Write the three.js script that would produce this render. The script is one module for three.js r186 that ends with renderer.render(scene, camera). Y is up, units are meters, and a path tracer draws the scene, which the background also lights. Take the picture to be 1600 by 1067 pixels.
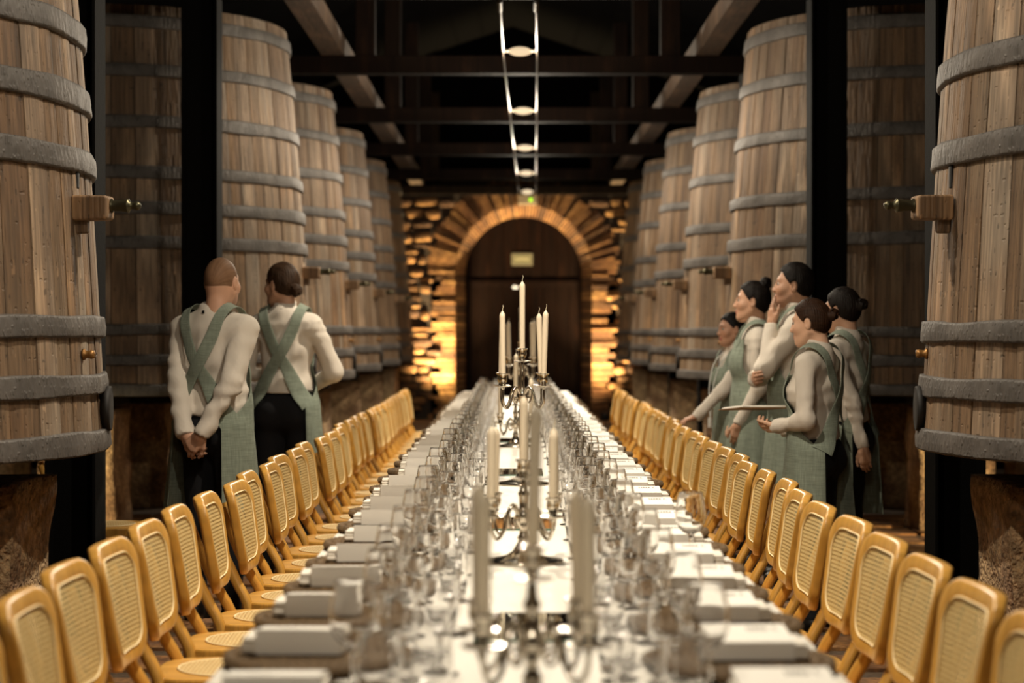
import * as THREE from 'three';
import { mergeGeometries, mergeVertices } from 'three/addons/utils/BufferGeometryUtils.js';
import { toCreasedNormals } from 'three/addons/utils/BufferGeometryUtils.js';
import { RoundedBoxGeometry } from 'three/addons/geometries/RoundedBoxGeometry.js';

// ------------------------------------------------------------------ camera, light set-up, exposure
const scene = new THREE.Scene();
scene.background = new THREE.Color(0x000000);
const F = 3110, CY = 519, EYE = 1.4;                      // focal length and horizon in the photograph's pixels, lens height in metres
const camera = new THREE.PerspectiveCamera(2 * Math.atan(533.5 / F) * 180 / Math.PI, 1600 / 1067, 0.1, 80);
camera.position.set(0, EYE, 0);
camera.rotation.x = -Math.atan((533.5 - CY) / F);
camera.focus = 8.0; camera.userData.fStop = 2.5;
scene.add(camera);
const renderer = new THREE.WebGLRenderer({ antialias: true });
renderer.toneMapping = THREE.LinearToneMapping;
renderer.toneMappingExposure = 2.25;
renderer.shadowMap.enabled = true;

const WARM = new THREE.Color(1.0, 0.87, 0.68), AMBER = new THREE.Color(1.0, 0.78, 0.42);
const LAMP_Z = [1.0, 4.7, 7.4, 11.0, 14.9, 18.9, 22.7, 26.3, 29.8];        // distance of each lamp of the cable run
const LAMP_SPOT = [3.6, 8.2, 9, 11, 12, 12, 10, 9, 1.2];                   // candela straight down
const LAMP_GLOW = [2.2, 3.8, 4.4, 1.3, 7, 7, 6, 4, 0.2];           // candela all round
const LAMP_ANGLE = [1.1, 1.1, 1.02, 1.0, 1.0, 1.0, 1.0, 0.95, 0.8];
const UPLIGHT = 24;

// ------------------------------------------------------------------ naming and tagging
const used = {};
function numbered(name) { const n = used[name] = (used[name] ?? -1) + 1; return n ? `${name}_${String(n).padStart(3, '0')}` : name; }
function tag(o, label, category, group, kind) {
  o.userData = { label, category };
  if (group) o.userData.group = group;
  if (kind) o.userData.kind = kind;
  return o;
}
function shadows(m) { m.castShadow = m.receiveShadow = true; return m; }
function thing(name, label, category, pos = [0, 0, 0], turn = 0, group) {
  const o = new THREE.Group(); o.name = numbered(name); o.position.set(...pos); o.rotation.y = turn; scene.add(o);
  return tag(o, label, category, group);
}
function part(name, geo, mat, parent) { const m = shadows(new THREE.Mesh(geo, mat)); m.name = name; parent.add(m); return m; }
function solo(name, geo, mat, label, category, pos = [0, 0, 0], turn = 0, group, kind) {
  const m = shadows(new THREE.Mesh(geo, mat)); m.name = numbered(name); m.position.set(...pos); m.rotation.y = turn; scene.add(m);
  return tag(m, label, category, group, kind);
}
function structure(name, geo, mat, label, category = 'structure') { return solo(name, geo, mat, label, category, [0, 0, 0], 0, undefined, 'structure'); }
function copy(src, label, pos, turn) {
  const c = src.clone(); c.name = numbered(src.name.replace(/_\d{3}$/, '')); c.position.set(...pos); if (turn !== undefined) c.rotation.y = turn;
  c.userData = { ...src.userData, label }; scene.add(c); return c;
}
const ORD = ['first', 'second', 'third', 'fourth', 'fifth', 'sixth', 'seventh', 'eighth', 'ninth', 'tenth', 'eleventh', 'twelfth', 'thirteenth', 'fourteenth', 'fifteenth', 'sixteenth', 'seventeenth', 'eighteenth', 'nineteenth'];
const TENS = { 2: 'twent', 3: 'thirt', 4: 'fort' };
function ordinal(i) {                                     // 0 -> first
  if (i < 19) return ORD[i];
  const n = i + 1, t = TENS[Math.floor(n / 10)];
  return n % 10 ? `${t}y-${ORD[n % 10 - 1]}` : `${t}ieth`;
}

// ------------------------------------------------------------------ random numbers and noise
function rng(seed) { let a = seed >>> 0; return () => { a = (a + 0x6d2b79f5) >>> 0; let t = a; t = Math.imul(t ^ (t >>> 15), t | 1); t ^= t + Math.imul(t ^ (t >>> 7), t | 61); return ((t ^ (t >>> 14)) >>> 0) / 4294967296; }; }
const R = rng(7), rnd = (a, b, r = R) => a + (b - a) * r();
function hash(x, y, z) { let h = Math.imul(x, 374761393) ^ Math.imul(y, 668265263) ^ Math.imul(z, 2147483647 ^ 0x5bd1e995); h = Math.imul(h ^ (h >>> 13), 1274126177); return ((h ^ (h >>> 16)) >>> 0) / 4294967296; }
const sm = t => t * t * (3 - 2 * t), lerp = (a, b, t) => a + (b - a) * t, clamp = (v, a = 0, b = 1) => v < a ? a : v > b ? b : v;
function noise3(x, y, z) {
  const X = Math.floor(x), Y = Math.floor(y), Z = Math.floor(z), u = sm(x - X), v = sm(y - Y), w = sm(z - Z);
  return lerp(lerp(lerp(hash(X, Y, Z), hash(X + 1, Y, Z), u), lerp(hash(X, Y + 1, Z), hash(X + 1, Y + 1, Z), u), v),
    lerp(lerp(hash(X, Y, Z + 1), hash(X + 1, Y, Z + 1), u), lerp(hash(X, Y + 1, Z + 1), hash(X + 1, Y + 1, Z + 1), u), v), w) * 2 - 1;
}
function tn(u, v, fx, fy, s) {                            // tiling value noise, u and v in 0..1
  const x = u * fx, y = v * fy, X = Math.floor(x), Y = Math.floor(y), a = sm(x - X), b = sm(y - Y), m = (k, n) => ((k % n) + n) % n;
  return lerp(lerp(hash(m(X, fx), m(Y, fy), s), hash(m(X + 1, fx), m(Y, fy), s), a), lerp(hash(m(X, fx), m(Y + 1, fy), s), hash(m(X + 1, fx), m(Y + 1, fy), s), a), b);
}
function fbm(u, v, fx, fy, s, o = 4) { let t = 0, w = 0.5, n = 0; for (let i = 0; i < o; i++) { t += w * tn(u, v, fx << i, fy << i, s + i); n += w; w *= 0.5; } return t / n; }
function texture(w, h, fn, srgb, size = [1, 1]) {         // fn(u, v) -> [r, g, b, a] 0..1; size: metres the picture covers
  const d = new Uint8Array(w * h * 4);
  for (let j = 0; j < h; j++) for (let i = 0; i < w; i++) {
    const c = fn((i + 0.5) / w, (j + 0.5) / h), k = (j * w + i) * 4;
    for (let n = 0; n < 4; n++) d[k + n] = clamp(c[n] ?? 1) * 255;
  }
  const t = new THREE.DataTexture(d, w, h, THREE.RGBAFormat);
  t.magFilter = THREE.LinearFilter; t.minFilter = THREE.LinearMipmapLinearFilter; t.generateMipmaps = true;
  t.wrapS = t.wrapT = THREE.RepeatWrapping; if (srgb) t.colorSpace = THREE.SRGBColorSpace;
  t.repeat.set(1 / size[0], 1 / size[1]); t.needsUpdate = true;
  return t;
}
const mix3 = (a, b, t) => [lerp(a[0], b[0], t), lerp(a[1], b[1], t), lerp(a[2], b[2], t)];
const std = p => new THREE.MeshStandardMaterial(p);
const phys = p => new THREE.MeshPhysicalMaterial(p);
const V = (x, y, z) => new THREE.Vector3(x, y, z);
const spot = (x, y, d) => [(x - 800) * d / F, EYE - (y - CY) * d / F, -d];    // a place in the room that I read off the photograph at a known distance

// ------------------------------------------------------------------ materials
const oakFn = (seed, a, b, c) => (u, v) => {
  const g = fbm(u, v, 24, 3, seed, 4), f = tn(u, v, 160, 12, seed + 9), k = fbm(u, v, 4, 4, seed + 20, 4), s = tn(u, v, 90, 60, seed + 31);
  let col = mix3(a, b, clamp(g * 1.3 - 0.2)); col = mix3(col, c, clamp((k - 0.5) * 2.4)); const w = fbm(u, v, 9, 5, seed + 52, 5), m = 0.8 + 0.34 * f - (s > 0.93 ? 0.3 : 0) + (s < 0.035 ? 0.3 : 0) + (w > 0.62 ? 1.6 * (w - 0.62) : 0) - (w < 0.36 ? 1.3 * (0.36 - w) : 0);
  return [col[0] * m, col[1] * m, col[2] * m];
};
const oakMap = texture(512, 1024, oakFn(3, [0.43, 0.355, 0.285], [0.61, 0.52, 0.425], [0.55, 0.5, 0.44]), true, [1.2, 2.4]);
const oakBump = texture(512, 512, (u, v) => { const x = 0.45 * fbm(u, v, 32, 4, 41, 4) + 0.3 * tn(u, v, 128, 16, 44) + 0.25 * (tn(u, v, 70, 70, 50) > 0.9 ? 0 : 1); return [x, x, x]; }, false, [0.8, 1.2]);
const OAK = [0xffffff, 0xe9dfd2, 0xd2c6b6, 0xf6e6cf, 0xc9b7a2].map(c => std({ color: c, map: oakMap, bumpMap: oakBump, bumpScale: 0.012, roughness: 0.7 }));
const darkOak = std({ color: 0x2a2019, map: oakMap, bumpMap: oakBump, bumpScale: 0.003, roughness: 0.85 });
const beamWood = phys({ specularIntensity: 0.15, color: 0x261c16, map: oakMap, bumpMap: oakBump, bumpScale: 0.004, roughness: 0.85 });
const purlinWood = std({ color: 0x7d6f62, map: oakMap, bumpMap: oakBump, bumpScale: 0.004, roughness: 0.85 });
const crust = texture(512, 512, (u, v) => { const x = 0.6 * fbm(u, v, 40, 40, 61, 4) + 0.4 * (tn(u, v, 110, 110, 66) > 0.78 ? 1 : 0.3); return [x, x, x]; }, false, [0.7, 0.7]);
const hoopMap = texture(512, 256, (u, v) => { const k = fbm(u, v, 16, 8, 71, 5), s = tn(u, v, 200, 100, 75) > 0.93 ? 0.1 : 0; const m = 0.74 + 0.4 * (k - 0.5) + s; return [0.47 * m, 0.445 * m, 0.425 * m]; }, true, [1.4, 0.7]);
const hoopMat = std({ map: hoopMap, bumpMap: crust, bumpScale: 0.008, roughness: 0.62, metalness: 0.25 });
const blackSteel = phys({ specularIntensity: 0.2, color: 0x050403, roughness: 0.85, metalness: 0.0, bumpMap: crust, bumpScale: 0.0015 });
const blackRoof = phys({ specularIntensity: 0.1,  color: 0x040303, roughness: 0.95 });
const stoneTex = (seed, a, b, c, sz) => texture(512, 512, (u, v) => { const k = fbm(u, v, 6, 6, seed, 6), s = fbm(u, v, 48, 48, seed + 8, 3), q = fbm(u, v, 3, 3, seed + 15, 4); const col = mix3(mix3(a, b, clamp(k * 1.6 - 0.3)), c, clamp((q - 0.5) * 2.5)); const m = 0.7 + 0.6 * s; return [col[0] * m, col[1] * m, col[2] * m]; }, true, sz);
const stoneMap = stoneTex(81, [0.52, 0.41, 0.30], [0.78, 0.66, 0.50], [0.42, 0.30, 0.22], [1, 1]);
const stoneBump = texture(512, 512, (u, v) => { const x = 0.55 * fbm(u, v, 8, 8, 91, 6) + 0.45 * fbm(u, v, 60, 60, 97, 3); return [x, x, x]; }, false, [0.8, 0.8]);
const pedestalMat = std({ map: stoneMap, bumpMap: stoneBump, bumpScale: 0.035, roughness: 0.95 });
const RUBBLE = [0xf3d9b0, 0xcdb48c, 0x9c8466, 0x7f6a55, 0xe6caa0].map(c => std({ color: c, map: stoneMap, bumpMap: stoneBump, bumpScale: 0.03, roughness: 0.95 }));
const BRICK = [0xa58a6c, 0xbd9f7c, 0x86705a, 0xc9ae8c].map(c => std({ color: c, map: stoneMap, bumpMap: stoneBump, bumpScale: 0.02, roughness: 0.95 }));
const mortar = std({ color: 0x2c2118, bumpMap: stoneBump, bumpScale: 0.02, roughness: 1 });
const plaster = std({ color: 0x4a3828, bumpMap: stoneBump, bumpScale: 0.01, roughness: 1 });
const floorMap = texture(512, 512, (u, v) => { const k = fbm(u, v, 10, 10, 101, 5), s = tn(u, v, 120, 120, 109); const m = 0.55 + 0.5 * k + 0.15 * s; return [0.36 * m, 0.28 * m, 0.20 * m]; }, true, [2, 2]);
const floorMat = std({ map: floorMap, bumpMap: stoneBump, bumpScale: 0.01, roughness: 0.9 });
const TILE = [0xe2c59c, 0xd2b48a, 0xc2a37c].map(c => std({ color: c, map: stoneMap, bumpMap: stoneBump, bumpScale: 0.004, roughness: 0.8 }));
const doorWood = phys({ specularIntensity: 0.12, color: 0x2c1b11, map: oakMap, bumpMap: oakBump, bumpScale: 0.006, roughness: 0.7 });
const honeyMap = texture(256, 512, (u, v) => { const g = fbm(u, v, 10, 2, 121, 4), f = tn(u, v, 70, 8, 127), m = 0.9 + 0.13 * f; const c = mix3([0.8, 0.585, 0.25], [0.9, 0.69, 0.34], clamp(g * 1.5 - 0.25)); return [c[0] * m, c[1] * m, c[2] * m]; }, true, [0.25, 0.6]);
const honey = phys({ map: honeyMap, roughness: 0.38, clearcoat: 0.25, clearcoatRoughness: 0.3 });
// woven cane: pairs of strands both ways and single diagonals, holes between
function caneHole(u, v) {                                 // one cell, u v 0..1 : true where you look through
  const inV = Math.abs(u - 0.5) < 0.37, inH = Math.abs(v - 0.5) < 0.25;
  const dg = Math.min(Math.abs(((u + v) % 1) - 0), Math.abs(((u + v) % 1) - 1)), dh = Math.min(Math.abs(((u - v + 1) % 1) - 0), Math.abs(((u - v + 1) % 1) - 1));
  return inV && inH && dg > 0.06 && dh > 0.06;
}
const caneMap = texture(256, 256, (u, v) => {
  const U = (u * 8) % 1, W = (v * 8) % 1, k = 0.9 + 0.2 * (tn(u, v, 64, 64, 131) - 0.5), e = Math.abs(U - 0.5) > 0.46 || Math.abs(W - 0.5) > 0.46 ? 0.8 : 1;
  return [1.0 * k * e, 0.87 * k * e, 0.6 * k * e, caneHole(U, W) ? 0 : 1];
}, true, [0.1, 0.1]);
caneMap.repeat.set(1 / 0.1, 1 / 0.1);
const caneMat = std({ map: caneMap, alphaTest: 0.5, roughness: 0.6, side: THREE.DoubleSide });
const caneBase = std({ color: 0xc79b5c, roughness: 0.7 });
const splineMat = std({ color: 0xf0d9a6, roughness: 0.5 });
const whiteTop = std({ color: 0xf2ede3, roughness: 0.6, map: texture(256, 256, (u, v) => { const k = 0.96 + 0.06 * (fbm(u, v, 6, 6, 141, 4) - 0.5); return [k, k, k]; }, true, [1.5, 1.5]) });
const linenTex = (seed, sz) => texture(256, 256, (u, v) => { const x = 0.5 + 0.22 * Math.sin(u * 64 * 6.2832) * 0.5 + 0.22 * Math.sin(v * 64 * 6.2832) * 0.5 + 0.3 * (fbm(u, v, 64, 4, seed, 3) - 0.5) + 0.3 * (fbm(u, v, 4, 64, seed + 5, 3) - 0.5); return [x, x, x]; }, false, sz);
const linenBump = linenTex(151, [0.12, 0.12]);
const napkinMat = std({ color: 0xefe8dc, roughness: 0.9, bumpMap: linenBump, bumpScale: 0.0006 });
const paperMat = std({ color: 0xfaf6ee, roughness: 0.75 });
const apronMap = texture(256, 256, (u, v) => { const t = 0.9 + 0.22 * (fbm(u, v, 96, 6, 161, 3) - 0.5) + 0.22 * (fbm(u, v, 6, 96, 166, 3) - 0.5); return [0.59 * t, 0.632 * t, 0.57 * t]; }, true, [0.25, 0.25]);
const apronMat = std({ map: apronMap, bumpMap: linenBump, bumpScale: 0.0008, roughness: 0.92, side: THREE.DoubleSide });
const shirtMat = std({ color: 0xdbd1c4, roughness: 0.88 });
const trouserMat = std({ color: 0x0c0c12, roughness: 0.9 });
const shoeMat = std({ color: 0x0a0908, roughness: 0.4 });
const blackMat = std({ color: 0x0a0a0a, roughness: 0.6 });
const silver = std({ color: 0xd8cfc0, roughness: 0.13, metalness: 1 });
const steel = std({ color: 0xcfc9be, roughness: 0.16, metalness: 1 });
const oldBrass = std({ color: 0x4c4836, roughness: 0.42, metalness: 0.85 });
const hazyGlass = phys({ color: 0xffffff, transmission: 1, thickness: 0, ior: 1.6, roughness: 0.16 });   // thin bowls dulled by a film of polish and breath
const solidGlass = phys({ color: 0xffffff, transmission: 1, thickness: 0.01, ior: 1.5, roughness: 0.0 });
const mirrorMat = std({ color: 0x9aa39f, metalness: 1, roughness: 0.03 });
const mirrorEdge = phys({ color: 0x2f6a58, roughness: 0.15, clearcoat: 1 });
const wax = phys({ color: 0xf0e0c6, roughness: 0.45, transmission: 0.0, sheen: 0.2, clearcoat: 0.15, clearcoatRoughness: 0.4 });
const wickMat = std({ color: 0xe8ddc4, roughness: 0.9 });
const seagrassMap = texture(256, 256, (u, v) => { const k = fbm(u, v, 32, 32, 171, 3), m = 0.7 + 0.6 * k; return [0.37 * m, 0.285 * m, 0.175 * m]; }, true, [0.15, 0.15]);
const seagrass = std({ map: seagrassMap, roughness: 0.85 });
const wireMat = std({ color: 0x393128, roughness: 0.6, metalness: 0.6 });

// ------------------------------------------------------------------ geometry helpers
function boxUV(g, k = 1) {                                // planar uv in metres by the main direction of each face
  g = g.index ? g.toNonIndexed() : g; const p = g.attributes.position, n = g.attributes.normal, uv = new Float32Array(p.count * 2);
  for (let i = 0; i < p.count; i += 3) {
    let ax = 0, ay = 0, az = 0; for (let j = i; j < i + 3; j++) { ax += Math.abs(n.getX(j)); ay += Math.abs(n.getY(j)); az += Math.abs(n.getZ(j)); }
    for (let j = i; j < i + 3; j++) {
      const x = p.getX(j), y = p.getY(j), z = p.getZ(j);
      const [u, v] = ax > ay && ax > az ? [z, y] : ay > az ? [x, z] : [x, y]; uv[2 * j] = u * k; uv[2 * j + 1] = v * k;
    }
  }
  g.setAttribute('uv', new THREE.BufferAttribute(uv, 2)); return g;
}
function box(w, h, d, x = 0, y = 0, z = 0) { const g = new THREE.BoxGeometry(w, h, d); g.translate(x, y, z); return boxUV(g); }
function rbox(w, h, d, r, x = 0, y = 0, z = 0, s = 2) { const g = new RoundedBoxGeometry(w, h, d, s, r); g.translate(x, y, z); return boxUV(g); }
function lathe(pts, seg = 24) { return new THREE.LatheGeometry(pts.map(p => new THREE.Vector2(p[0], p[1])), seg); }
function tube(pts, r, seg = 24, rad = 8, rEnd) {
  const c = new THREE.CatmullRomCurve3(pts.map(p => V(...p))), g = new THREE.TubeGeometry(c, seg, 1, rad, false), p = g.attributes.position, q = V(0, 0, 0);
  for (let i = 0; i <= seg; i++) { c.getPointAt(i / seg, q); const rr = typeof r === 'function' ? r(i / seg) : lerp(r, rEnd ?? r, i / seg); for (let j = 0; j <= rad; j++) { const k = i * (rad + 1) + j; p.setXYZ(k, q.x + (p.getX(k) - q.x) * rr, q.y + (p.getY(k) - q.y) * rr, q.z + (p.getZ(k) - q.z) * rr); } }
  const n = (seg + 1) * (rad + 1), idx = Array.from(g.index.array), pos = Array.from(p.array), nor = Array.from(g.attributes.normal.array), uv = Array.from(g.attributes.uv.array), L = c.getLength();
  for (let i = 0; i < uv.length; i += 2) { const a = uv[i]; uv[i] = uv[i + 1] * 0.1; uv[i + 1] = a * L; }
  for (const [e, t] of [[0, -1], [seg, 1]]) {             // flat ends
    c.getPointAt(e / seg, q); const tg = c.getTangentAt(e / seg), k0 = pos.length / 3; pos.push(q.x, q.y, q.z); nor.push(tg.x * t, tg.y * t, tg.z * t); uv.push(0, 0);
    for (let j = 0; j <= rad; j++) { const k = e * (rad + 1) + j; pos.push(p.getX(k), p.getY(k), p.getZ(k)); nor.push(tg.x * t, tg.y * t, tg.z * t); uv.push(0, 0); }
    for (let j = 0; j < rad; j++) t < 0 ? idx.push(k0, k0 + 2 + j, k0 + 1 + j) : idx.push(k0, k0 + 1 + j, k0 + 2 + j);
  }
  const o = new THREE.BufferGeometry(); o.setAttribute('position', new THREE.Float32BufferAttribute(pos, 3)); o.setAttribute('normal', new THREE.Float32BufferAttribute(nor, 3)); o.setAttribute('uv', new THREE.Float32BufferAttribute(uv, 2)); o.setIndex(idx);
  return o;
}
function merge(list) {
  const l = list.map(g => { let k = g.index ? g.toNonIndexed() : g; const o = new THREE.BufferGeometry(); o.setAttribute('position', k.attributes.position); o.setAttribute('normal', k.attributes.normal); o.setAttribute('uv', k.attributes.uv ?? new THREE.BufferAttribute(new Float32Array(k.attributes.position.count * 2), 2)); return o; });
  return mergeGeometries(l);
}
function displaced(g, fn) { g = mergeVertices((() => { const k = g.clone(); k.deleteAttribute('normal'); k.deleteAttribute('uv'); return k; })()); const p = g.attributes.position; for (let i = 0; i < p.count; i++) { const [x, y, z] = fn(p.getX(i), p.getY(i), p.getZ(i)); p.setXYZ(i, x, y, z); } g.computeVertexNormals(); return g; }
function turned(g, axis, a) { g['rotate' + axis](a); return g; }
function moved(g, x, y, z) { g.translate(x, y, z); return g; }

// ------------------------------------------------------------------ the room shell
const HALF = 6.2, FAR = 32, NEAR = 3.2;
const floor = structure('floor', box(2 * HALF, 0.2, FAR + NEAR + 2, 0, -0.1, -(FAR - NEAR) / 2), floorMat, 'dark worn stone floor of the cellar under the long table', 'floor');
{ // rows of pale slabs let into the darker floor either side of the table
  const r = rng(11), shapes = [0.74, 0.9, 1.04].map(w => rbox(w, 0.03, 0.33, 0.006, 0, 0, 0, 1));
  for (const s of [-1, 1]) for (let z = 3.4; z < 15.5; z += 0.55) {
    let x = 0.95 + 0.35 * r();
    for (let k = 0; k < 3; k++) { const n = Math.floor(r() * 3), w = [0.74, 0.9, 1.04][n]; const m = part('floor_tile', shapes[n], TILE[Math.floor(r() * 3)], floor); m.position.set(s * (x + w / 2), 0.001 + 0.003 * r(), -z + 0.03 * (r() - 0.5)); x += w + 0.03; }
  }
}
structure('wall_left', box(0.3, 7.5, FAR + NEAR + 2, -HALF - 0.15, 3.75, -(FAR - NEAR) / 2), plaster, 'dark plastered side wall behind the left barrels', 'wall');
structure('wall_right', box(0.3, 7.5, FAR + NEAR + 2, HALF + 0.15, 3.75, -(FAR - NEAR) / 2), plaster, 'dark plastered side wall behind the right barrels', 'wall');
structure('wall_front', box(2 * HALF + 0.6, 7.5, 0.3, 0, 3.75, NEAR + 0.15), plaster, 'plain end wall of the cellar behind the camera', 'wall');
{ // pitched boarded roof, closed all round
  const g = [];
  for (const s of [-1, 1]) { const p = box(Math.hypot(HALF + 0.3, 2.2), 0.15, FAR + NEAR + 2); p.rotateZ(-s * Math.atan2(2.2, HALF + 0.3)); p.translate(s * (HALF + 0.3) / 2, 5.3, -(FAR - NEAR) / 2); g.push(p); }
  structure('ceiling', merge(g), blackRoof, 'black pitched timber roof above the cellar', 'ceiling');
}
// ---- back wall with the arched doorway
const AX = 0.185, SPRING = 2.33, R_IN = 1.1, R_DOOR = 0.93, R_OUT = 1.56, WALL_Z = -FAR;
const wallShape = new THREE.Shape([[-HALF, 0], [AX - R_OUT + 0.06, 0], [AX - R_OUT + 0.06, SPRING]].map(p => new THREE.Vector2(...p)));
wallShape.absarc(AX, SPRING, R_OUT - 0.06, Math.PI, 0, true);
for (const p of [[AX + R_OUT - 0.06, 0], [HALF, 0], [HALF, 3.95], [-HALF, 3.95]]) wallShape.lineTo(...p);
const wallBack = structure('wall_back', moved(boxUV(new THREE.ExtrudeGeometry(wallShape, { depth: 0.7, bevelEnabled: false, curveSegments: 24 })), 0, 0, WALL_Z - 0.7), mortar, 'rubble stone end wall around the arched cellar door, lit from below', 'wall');
structure('wall_back_gable', box(2 * HALF, 3.6, 0.4, 0, 5.75, WALL_Z - 0.3), blackRoof, 'dark boarded gable above the stone end wall', 'wall');
function hexa(f, b) {                                     // a block from four front and four back corners (anticlockwise seen from the front)
  const v = [...f, ...b], faces = [[0, 1, 2, 3], [5, 4, 7, 6], [4, 0, 3, 7], [1, 5, 6, 2], [3, 2, 6, 7], [4, 5, 1, 0]], p = [];
  for (const q of faces) for (const i of [0, 1, 2, 0, 2, 3]) p.push(...v[q[i]]);
  const g = new THREE.BufferGeometry(); g.setAttribute('position', new THREE.Float32BufferAttribute(p, 3)); g.computeVertexNormals(); return boxUV(g);
}
{ const r = rng(23), N = 64, d = 0.55;
  for (let i = 0; i < N; i++) {
    const a0 = Math.PI * (i + 0.12) / N, a1 = Math.PI * (i + 0.88) / N, ro = R_OUT - 0.02 + rnd(-0.06, 0.05, r), ri = R_IN + rnd(0, 0.02, r), zf = WALL_Z + rnd(0.0, 0.05, r), zb = WALL_Z - d;
    const c = (R, a, z) => [AX + R * Math.cos(a), SPRING + R * Math.sin(a), z];
    part('brick', hexa([c(ri, a1, zf), c(ri, a0, zf), c(ro, a0, zf), c(ro, a1, zf)], [c(R_DOOR + 0.02, a1, zb), c(R_DOOR + 0.02, a0, zb), c(ro, a0, zb), c(ro, a1, zb)]), BRICK[Math.floor(r() * 4)], wallBack);
  }
  for (const s of [-1, 1]) for (let y = 0; y < SPRING - 0.02;) {
    const h = Math.min(rnd(0.06, 0.1, r), SPRING - y), w = R_IN + rnd(0.22, 0.46, r), zf = WALL_Z + rnd(0.0, 0.05, r), zb = WALL_Z - d, y0 = y + 0.01, y1 = y + h - 0.01, q = (x, yy, z) => [AX + s * x, yy, z];
    const fr = [q(R_IN, y0, zf), q(w, y0, zf), q(w, y1, zf), q(R_IN, y1, zf)], bk = [q(R_DOOR + 0.02, y0, zb), q(w, y0, zb), q(w, y1, zb), q(R_DOOR + 0.02, y1, zb)];
    part('brick', s > 0 ? hexa(fr, bk) : hexa([fr[1], fr[0], fr[3], fr[2]], [bk[1], bk[0], bk[3], bk[2]]), r() < 0.6 ? RUBBLE[Math.floor(r() * 5)] : BRICK[Math.floor(r() * 4)], wallBack); y += h;
  }
  // rubble stones laid in rough courses
  const stones = [0, 1, 2, 3, 4].map(k => { const g = displaced(new THREE.BoxGeometry(1, 1, 1, 3, 3, 2), (x, y, z) => { const q = Math.pow(Math.pow(Math.abs(2 * x), 5) + Math.pow(Math.abs(2 * y), 5) + Math.pow(Math.abs(2 * z), 5), 1 / 5), n = Math.max(Math.abs(2 * x), Math.abs(2 * y), Math.abs(2 * z)); const f = n / q * (1 + 0.16 * noise3(x * 2.3 + k * 9, y * 2.3, z * 2.3)); return [x * f, y * f, z * f]; }); return boxUV(g, 0.4); });
  let count = 0; const far = [];
  for (let y = 0.12; y < 3.46;) {
    const h = rnd(0.07, 0.17, r);
    for (let x = -2.5; x < 2.7;) {
      const w = rnd(0.12, 0.42, r), cx = x + w / 2, cy = y + h / 2 + rnd(-0.015, 0.015, r), dx = cx - AX;
      const hole = cy < SPRING ? Math.abs(dx) - w / 2 < R_IN + 0.36 - 0.2 * r() : Math.hypot(Math.max(0, Math.abs(dx) - w / 2), cy - SPRING) < R_OUT - 0.02;
      if (!hole) {
        const seen = Math.abs(dx) < 1.95 && y < 3.6 && count < 290, M = new THREE.Matrix4().compose(V(cx, cy, WALL_Z + rnd(-0.02, 0.03, r)), new THREE.Quaternion().setFromEuler(new THREE.Euler(0, 0, rnd(-0.06, 0.06, r))), V(w * 0.95, h * 0.9, rnd(0.1, 0.22, r)));
        const g = stones[Math.floor(r() * 5)];
        if (seen) { const m = part('stone', g, RUBBLE[Math.floor(r() * 5)], wallBack); M.decompose(m.position, m.quaternion, m.scale); count++; } else far.push(g.clone().applyMatrix4(M));
      }
      x += w + 0.02;
    }
    y += h + 0.012;
  }
  part('stone', merge(far), RUBBLE[2], wallBack).userData.kind = 'stuff';
}
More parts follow.
